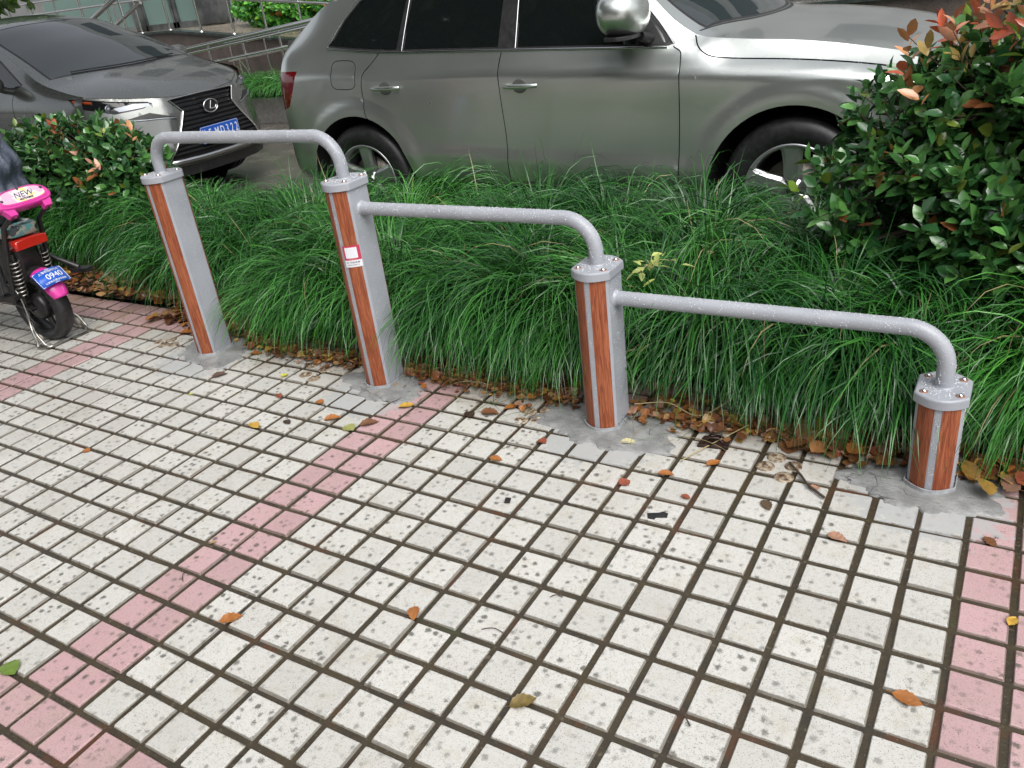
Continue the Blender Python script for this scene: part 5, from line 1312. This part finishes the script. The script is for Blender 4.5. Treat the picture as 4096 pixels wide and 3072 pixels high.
# grab handle with its printed panel
TH = Matrix.Translation((.185, 0, .800))@Matrix.Rotation(-.62, 4, 'Y')@Matrix(((0,0,1,0),(1,0,0,0),(0,1,0,0),(0,0,0,1)))
hp = smooth_poly([(-.150,-.040),(-.09,-.056),(.0,-.058),(.09,-.056),(.150,-.040),(.150,.010),(.105,.046),(.0,.052),(-.105,.046),(-.150,.010)], 2)
hd = MB(); hd.prism(hp, -.035, .014, TH, .014, True); ho = hd.build('grab_handle', M['pink'], sc_)
for s_ in (-1, 1):
    lg = MB(); lg.prism([(s_*.095-.02,-.085),(s_*.095+.02,-.085),(s_*.105+.028,-.035),(s_*.105-.028,-.035)], -.03, .006, TH, .004); lg.build('handle_foot', M['pink'], ho)
    sp2 = MB(); sp2.tube([TH@Vector((s_*.100,-.075,-.012)), Vector((.10, s_*.10, .66)), Vector((.03, s_*.115, .46)), Vector((-.03, s_*.12, .25))], .013, 8); sp2.build('rack_tube', M['black_steel'], sc_)
rim_ = MB(); ins = [(a*.80, b_*.66+.006) for a, b_ in hp]; rim_.tube([TH@Vector((a, b_, .0135)) for a, b_ in [(a*.88, b_*.78+.004) for a, b_ in hp]], .0028, 6, False, True); rim_.build('handle_ridge', M['pink'], ho)
pn_m = mat('printed_panel', rough=.3); t = NT(pn_m); v_ = t.n('TexNoise', Scale=16., Detail=2.); t.l(objco(t), v_.inputs['Vector'])
c_ = t.mix(t.ss(v_.outputs['Fac'], .45, .52), (.75,.66,.62), (.72,.42,.55)); c_ = t.mix(t.ss(v_.outputs['Fac'], .36, .42), (.80,.62,.25), c_); t.l(c_, t.b.inputs['Base Color'])
pn = MB(); pn.add([TH@Vector((a, b_, .0150)) for a, b_ in ins], [tuple(range(len(ins)))]); po = pn.build('printed_panel', pn_m, ho)
M['navy_ink'] = mat('navy_ink', (.03,.03,.06), .4)
for body, size, yy, mm, b2 in (('NEW', .044, .004, 'white_paper', .0022), ('NEW', .044, .004, 'navy_ink', .0), ('MOTORBIKE', .013, -.020, 'navy_ink', .0004)):
    me = text_mesh(body, size, .0003, b2 if mm == 'white_paper' else b2)
    for v in me.vertices: a, b_, c = v.co; v.co = TH@Vector((a+b_*.25+.012, b_+yy, (.0155 if mm == 'white_paper' else .0164)+c))
    link('panel_text', me, po, [M[mm]])
for a, b_ in ((-.112,-.004),(.112,.012),(0,.040),(.01,-.047)):
    s3 = MB(); s3.lathe([(.0001,.002),(.006,.002),(.008,.0)], 12, TH@Matrix.Translation((a, b_, .0155 if abs(b_) < .045 else .006))); s3.build('screw', M['navy_ink'], ho)
# centre stand
for s_, nm in ((-1,'near'), (1,'far')):
    b_ = MB(); yb = s_*.135
    b_.tube(spline3([(-.04, s_*.07, .20), (.0, s_*.10, .16), (.03, s_*.125, .10), (.05, yb, .03), (.055, yb+s_*.01, .012), (.09, yb-s_*.0, .012), (.125, yb-s_*.03, .012), (.12, yb-s_*.075, .012)], 4), .0075, 8)
    b_.build('stand_leg', M['steel_tube'], sc_)
    b_ = MB(); b_.tube(spline3([(.02, s_*.11, .125), (.07, s_*.13, .075), (.105, s_*.13, .03), (.12, s_*.10, .014)], 4), .006, 8); b_.build('stand_brace', M['steel_tube'], sc_)
    r2_ = MB(); r2_.lathe([(.0001,.011),(.02,.011),(.023,.006),(.023,-.006),(.02,-.011),(.0001,-.011)], 18, Matrix.Translation((.055, s_*.118, .055))@Matrix.Rotation(PI/2, 4, 'X')); r2_.build('stand_roller', M['roller'], sc_)
    fp = MB(); fp.tube([(-.05, s_*.12, .46), (.03, s_*.17, .40), (.10, s_*.215, .345)], [.014,.014,.018], 8); fp.box((.12, s_*.215, .335), (.11,.055,.022), .2); fp.build('foot_peg', M['black_steel'], sc_)
cbx = MB(); cbx.tube([(.12,-.06,.012),(.12,.06,.012)], .006, 8); cbx.build('stand_crossbar', M['steel_tube'], sc_)
sw = MB(); sw.tube([(0,-.055,.2),(-.12,-.075,.24),(-.35,-.07,.26)], .018, 8); sw.tube([(0,.055,.2),(-.12,.075,.24),(-.35,.07,.26)], .018, 8); sw.tube([(-.0,-.075,.2),(.0,.075,.2)], .009, 8); sw.build('swing_arm', M['black_steel'], sc_)
mo_ = MB(); mo_.box((-.13,-.03,.30), (.12,.14,.10)); mo_.build('controller_box', M['black_steel'], sc_, .01)
hg = MB(); hg.tube(spline3([(.0,-.09,.185),(.03,-.115,.16),(.04,-.12,.26),(.0,-.11,.33),(-.08,-.10,.36)], 4), .004, 6); hg.build('cable', M['steel_tube'], sc_)
fb = MB(); fb.prism(smooth_poly([(-.98,-.06),(-.5,-.13),(-.3,-.13),(-.3,.13),(-.5,.13),(-.98,.06)], 2), .24, .30, None, .01); fb.build('foot_board', M['black_steel'], sc_)
stm = MB(); stm.tube([(-1.05,0,.2),(-1.0,.0,.42),(-.90,0,.92)], .026, 10); stm.tube(spline3([(-.82,-.30,.98),(-.90,-.18,.97),(-.91,0,.94),(-.90,.18,.97),(-.82,.30,.98)], 4), .014, 8); stm.build('steering_stem', M['black_steel'], sc_)

# ------------------------------------------------------------------ second scooter under a cover
cv = thing('covered_scooter', 'scooter under a crumpled blue-grey rain cover, cut by the left edge', 'scooter', (-4.0, 2.22, 0), .1)
V = []; F = []; nu, nv = 64, 34; r_ = np.random.default_rng(3); ph = r_.uniform(0, 6.28, 12)
for i in range(nv+1):
    a = PI*.5*(1-i/nv) if i < nv*.6 else None; q = i/nv
    for j in range(nu):
        th = 2*PI*j/nu
        rr = math.sin(min(1, q*1.5)*PI/2)**.8; zz = 1.10-.30*(q**2.2)-.42*q**1.2+.12*math.cos(th)*q
        fold = 1+.05*math.sin(7*th+ph[0]+3*q)*q+.045*math.sin(13*th+ph[1]-4*q)*q+.03*math.sin(23*th+ph[2])*q
        V.append((.46*rr*fold*math.cos(th)+.02*math.sin(5*zz*6+ph[3]), .27*rr*fold*math.sin(th), zz+.02*math.sin(5*th+6*q+ph[4])*q+.012*math.sin(11*th+14*q)))
for i in range(nv):
    for j in range(nu): F.append((i*nu+j, (i+1)*nu+j, (i+1)*nu+(j+1)%nu, i*nu+(j+1)%nu))
b_ = MB(); b_.add(V, F, True)
M['cover'] = noisy('wet_nylon_cover', (.06,.075,.11), (.12,.14,.18), 9, (.2,.45), .8, .012, coat=.2)
b_.build('rain_cover', M['cover'], cv)
b_ = MB(); b_.prism(smooth_poly([(-.38,-.14),(.30,-.16),(.36,0),(.30,.16),(-.38,.14)], 2), .16, .62, None, .03, True); b_.build('body', M['black_steel'], cv)
for x in (-.52, .36):
    b_ = MB(); b_.lathe([(.13,-.035),(.17,-.042),(.205,-.03),(.215,0),(.205,.03),(.17,.042),(.13,.035)], 36, Matrix.Translation((x,0,.215))@Matrix.Rotation(PI/2,4,'X'), True); b_.build('wheel', M['tyre'], cv)

# ------------------------------------------------------------------ building, ramp and railings behind
M['granite'] = noisy('wet_red_granite', (.085,.066,.058), (.12,.095,.085), 5, (.25,.5), .2, .002, speck=(90,.58,(.045,.038,.036)))
M['granite_lt'] = noisy('speckled_granite', (.13,.12,.105), (.19,.175,.155), 5, (.4,.6), .2, .002, speck=(60,.58,(.06,.055,.05)))
M['coping'] = noisy('dark_coping', (.025,.035,.032), (.05,.06,.055), 10, (.15,.35), .2, .002)
M['ramp_floor'] = noisy('wet_beige_paving', (.20,.17,.13), (.27,.23,.18), 3, (.12,.35), .2, .002)
M['stainless'] = mat('stainless_tube', (.62,.61,.60), .16, 1.)
M['steel_panel'] = noisy('brushed_steel_cladding', (.10,.105,.105), (.22,.225,.225), 3, (.25,.4), .05, .001, metal=.7)
M['door_glass'] = mat('frosted_door_glass', (.17,.26,.235), .12, 0, .4)
M['wall_grey'] = noisy('grey_stone_wall', (.25,.26,.26), (.32,.33,.325), 2, (.4,.6), .1, .002)
M['window'] = mat('facade_glass', (.03,.04,.045), .05, 0, .8)
def zup(x): return float(np.interp(x, [-30,-10.6,0.2,30], [1.19,1.19,0,0]))
def zlo(x): return float(np.interp(x, [-30,-10.2,0,30], [-.02,-.02,.80,.80]))
ramp = thing('access_ramp', 'granite switchback access ramp behind the parked cars', 'ramp', (0,0,0))
def strip_face(xs, y, z0, z1, name, m, parent):
    b_ = MB(); vs = []
    for x in xs: vs += [(x, y, z0(x)), (x, y, z1(x))]
    b_.add(vs, [(2*i, 2*i+2, 2*i+3, 2*i+1) for i in range(len(xs)-1)]); return b_.build(name, m, parent)
xs = [-30,-16,-14.5,-13,-11.8,-10.6,-9.4,-8.2,-7,-5.8,-4.6,-3.4,-2.2,-1,.2]
strip_face(xs, 9.42, lambda x: -.06, zup, 'upper_wall', M['granite'], ramp)
xs2 = [-10.2,-9,-7.8,-6.6,-5.4,-4.2,-3,-1.8,-.6,4.5]
strip_face(xs2, 8.26, lambda x: -.06, lambda x: zlo(x)+.10, 'lower_wall', M['granite'], ramp)
b_ = MB(); vs = []
for x in xs: vs += [(x, 9.44, zup(x)-.004), (x, 13.0, zup(x)-.004)]
b_.add(vs, [(2*i, 2*i+2, 2*i+3, 2*i+1) for i in range(len(xs)-1)]); b_.build('upper_floor', M['ramp_floor'], ramp)
b_ = MB(); vs = []
for x in xs2: vs += [(x, 8.28, zlo(x)), (x, 9.40, zlo(x))]
b_.add(vs, [(2*i, 2*i+2, 2*i+3, 2*i+1) for i in range(len(xs2)-1)]); b_.build('lower_floor', M['ramp_floor'], ramp)
for nm, X, y, zf, h in (('upper_coping', xs, 9.47, zup, .0), ('lower_coping', xs2, 8.30, zlo, .10)):
    b_ = MB()
    for x0, x1 in zip(X[:-1], X[1:]):
        z0, z1 = zf(x0)+h, zf(x1)+h; b_.add([(x0,y-.09,z0),(x1,y-.09,z1),(x1,y+.09,z1),(x0,y+.09,z0),(x0,y-.09,z0+.035),(x1,y-.09,z1+.035),(x1,y+.09,z1+.035),(x0,y+.09,z0+.035)], [(0,1,5,4),(4,5,6,7),(2,3,7,6),(0,4,7,3),(1,2,6,5),(3,2,1,0)])
    b_.build(nm, M['coping'], ramp)
def railing(label, y, xa, xb, zf, rails, dx, rad=.019, x0=0., h=.9):
    r = thing('handrail', label, 'handrail', (0,0,0), 0, 'stainless steel railings of the ramp')
    for k, (dz, rr) in enumerate(rails):
        n = max(2, int((xb-xa)/1.2)+1); X = np.linspace(xa, xb, n); b_ = MB(); b_.tube([(x, y, zf(x)+dz) for x in X], rr, 10); b_.build('rail', M['stainless'], r)
    for x in np.arange(xa+x0, xb, dx):
        b_ = MB(); b_.tube([(x, y+.0, zf(x)), (x, y, zf(x)+rails[0][0])], rad, 8); b_.build('post', M['stainless'], r)
        f_ = MB(); f_.lathe([(.045,0),(.042,.012),(.02,.018)], 12, Matrix.Translation((x, y, zf(x)+.002))); f_.build('post_foot', M['stainless'], r)
    return r
railing('lower ramp handrail nearest the cars, rising to the right behind them', 8.30, -9.35, -2.6, lambda x: zlo(x)+.10, ((.80,.030),(.735,.022),(.55,.020)), .745, .017, .15)
railing('lower ramp handrail on the far side of the ramp, before the granite wall', 9.28, -9.2, -2.6, zlo, ((.88,.024),(.62,.018)), .80, .015, .1)
railing('upper railing with thin posts along the edge of the door landing', 9.50, -15.5, 3.2, lambda x: zup(x)+.03 if x < -1 else .12-(x+1)*.05, ((.90,.028),(.72,.020),(.52,.020)), .76, .019, .25)
sr = thing('stair_rail', 'thick stainless stair rails climbing left of the glass doors', 'handrail', (0,0,0), 0, 'stainless steel railings of the ramp')
for y, dz in ((8.2, 0.), (8.2, -.30)):
    b_ = MB(); b_.tube([(-11.3+(.45 if dz else 0), y, 1.38+dz+.14*(dz<0)), (-9.55, y, 1.96+dz+.02)], .034 if not dz else .026, 12); b_.build('rail', M['stainless'], sr)
for x in (-10.9, -10.05):
    b_ = MB(); b_.tube([(x, 8.2, 0), (x, 8.2, 1.38+(x+11.3)*.331)], .02, 8); b_.build('post', M['stainless'], sr)
bd = thing('office_building', 'grey building with greenish glass doors behind the ramp', 'building', (0,0,0))
b_ = MB(); b_.box((-27.3, 13.2, 4.5), (28, .4, 9.4)); b_.box((2.6, 13.2, 5.2), (28.0, .4, 8.0)); b_.box((-12.35, 13.2, 6.3), (1.9, .4, 5.8)); b_.build('wall', M['wall_grey'], bd)
for x0, x1, k in ((-13.28,-12.35,0),(-12.32,-11.42,1)):
    b_ = MB(); b_.add([(x0+.07,11.02,1.30),(x1-.07,11.02,1.30),(x1-.07,11.02,3.3),(x0+.07,11.02,3.3)], [(0,1,2,3)]); dg_ = b_.build('glass_door', M['door_glass'], bd)
    b_ = MB(); b_.box((x0+.035,11.0,2.3), (.07,.06,2.2)); b_.box((x1-.035,11.0,2.3), (.07,.06,2.2)); b_.box(((x0+x1)/2,11.0,1.245), (x1-x0,.06,.11)); b_.build('door_frame', M['steel_panel'], dg_)
for x0, x1 in ((-16.5,-15.3),(-15.2,-14.2),(-14.1,-13.4)):
    b_ = MB(); b_.add([(x0,11.02,1.30),(x1,11.02,1.30),(x1,11.02,3.3),(x0,11.02,3.3)], [(0,1,2,3)]); b_.build('glass_door', M['door_glass'], bd)
for cx_, dx_ in ((-11.08,(.62,.5,3.0)),(-13.33,(.16,.3,3.))):
    b_ = MB(); b_.box((cx_,10.98,2.7), dx_); b_.build('column', M['steel_panel'], bd, .03)
b_ = MB(); b_.box((-10.25,11.1,2.0), (1.0,.2,1.7)); b_.box((-15.9,11.05,3.9),(10,.3,1.3)); b_.build('porch_wall', M['wall_grey'], bd)
b_ = MB(); b_.box((-2.5,10.9,.75), (15.0,.25,1.0)); b_.build('planter_wall', M['granite_lt'], bd)
for k, x in enumerate(np.arange(-18, 12, 3.0)):
    for z in (4.9, 7.6):
        b_ = MB(); b_.add([(x,12.985,z-.9),(x+1.7,12.985,z-.9),(x+1.7,12.985,z+.8),(x,12.985,z+.8)], [(0,1,2,3)]); b_.build('window', M['window'], bd)
pw = MB(); pw.box((-3.2,7.80,.14), (13.0,.12,.34)); tag(pw.build('planter_kerb', M['kerb'], None, .01), kind='structure')
pw = MB(); pw.box((-3.2,8.03,.12), (13.0,.36,.34)); tag(pw.build('planter_soil', M['soil']), kind='structure')
bush('ivy_shrub', 'bright green broad-leaved shrub behind the landing railing', [(-9.6,10.55,1.42,.55,.25,.34),(-8.8,10.5,1.35,.7,.25,.40),(-8.0,10.5,1.3,.6,.25,.42),(-7.2,10.5,1.2,.7,.25,.4)], 620, .135, 0., 31, zmin=.8, base=(-8.7,10.5), stems=8)
fo_ = bpy.data.objects['ivy_shrub'].children[0]; 
for ch in bpy.data.objects['ivy_shrub'].children:
    if ch.name.startswith('foliage'):
        a = ch.data.color_attributes['tint']; c = np.zeros(len(a.data)*4, np.float32); a.data.foreach_get('color', c); c = c.reshape(-1,4); c[:,:3] *= [2.2,2.4,1.6]; a.data.foreach_set('color', c.ravel())

# ------------------------------------------------------------------ trees
def tree(label, x, y, h, lobes, n, seed, Lf=.16, tr=.13, bright=1., lean=0.):
    r_ = np.random.default_rng(seed); root = thing('street_tree', label, 'tree', (0,0,0), 0)
    k = r_.choice(len(lobes), n); v = r_.normal(0, 1, (n,3)); v /= np.linalg.norm(v, axis=1)[:,None]; lb = np.array(lobes)[k]
    P = lb[:,:3]+v*lb[:,3:6]*r_.uniform(.55, 1.05, n)[:,None]
    keep = np.sin(P[:,0]*4.1+seed)*np.sin(P[:,1]*3.7)*np.sin(P[:,2]*4.9) < .3; P = P[keep]; v = v[keep]; n = len(P)
    d = v+r_.normal(0, .8, (n,3)); nn = np.array([0,0,1.])+r_.normal(0, .6, (n,3)); hue = r_.uniform(0, 1, (n,1))
    T = (np.array([.018,.055,.012])*(1-hue)+np.array([.07,.13,.02])*hue)*bright
    V, F, TT = leaf_mesh(P, d, nn, r_.uniform(.7,1.2,n)*Lf, r_.uniform(.5,.8,n)*Lf, .15, np.full(n, .15), T)
    link('crown', mesh_np('crown', V, F, TT), root, [M['leaf']])
    b_ = MB(); top = Vector((x+lean, y, h*.55)); b_.tube([(x,y,0),(x+lean*.3,y,h*.2),(x+lean*.7,y,h*.4),tuple(top)], [tr,tr*.85,tr*.75,tr*.6], 12)
    for l in lobes: b_.tube([tuple(top), tuple((top+Vector(l[:3]))/2+Vector((0,0,.1))), tuple(l[:3])], [tr*.5,tr*.3,tr*.1], 8)
    b_.build('trunk', M['bark'], root); return root
tree('leafy tree hanging its lowest leaves into the top left corner', -12.2, 7.3, 4.5, [(-11.4,7.0,2.75,1.3,1.0,.95),(-12.6,7.2,3.6,1.6,1.3,1.1),(-10.9,6.9,3.3,1.0,.9,.8)], 9000, 41, .13, .12, 2.2)
tree('unseen tree added behind the camera on the left to darken reflections', -5.0, -6.5, 9, [(-5,-6,5.2,3.2,2.2,2.6),(-8,-5.5,5.5,2.6,2.2,2.4),(-2.5,-6.5,4.6,2.2,2,2.2),(-6,-4.5,6.6,2.5,2,1.6),(-4,-6.5,2.6,3.5,1.6,2),(-9,-6,2.6,3,1.6,2)], 22000, 42, .5, .22)  # out of view, added so the car windows reflect dark
tree('unseen tree added behind the camera on the right to darken reflections', 3.5, -8.0, 5, [(3,-9,3.0,3.2,1.8,2.0),(6.5,-9.5,2.6,2.6,1.8,1.8),(.5,-8.5,3.2,2.2,1.6,2.2),(3,-9,1.6,4.2,1.5,1.5)], 20000, 43, .5, .2)  # out of view, added for dark reflections, low enough to leave sky above
tree('unseen tree beyond the left of the view, crown spread to shade that side', -7.6, -2.2, 7, [(-7.2,-1.6,5.0,2.4,2.2,1.5),(-5.0,-.8,5.2,2.2,2.2,1.3),(-3.0,-1.6,5.4,1.8,1.9,1.1),(-7.5,1.6,5.0,2.2,2.0,1.3),(-4.6,2.6,5.3,2.0,1.8,1.1)], 14000, 44, .36, .16)  # out of view, crown extended over the left to darken it
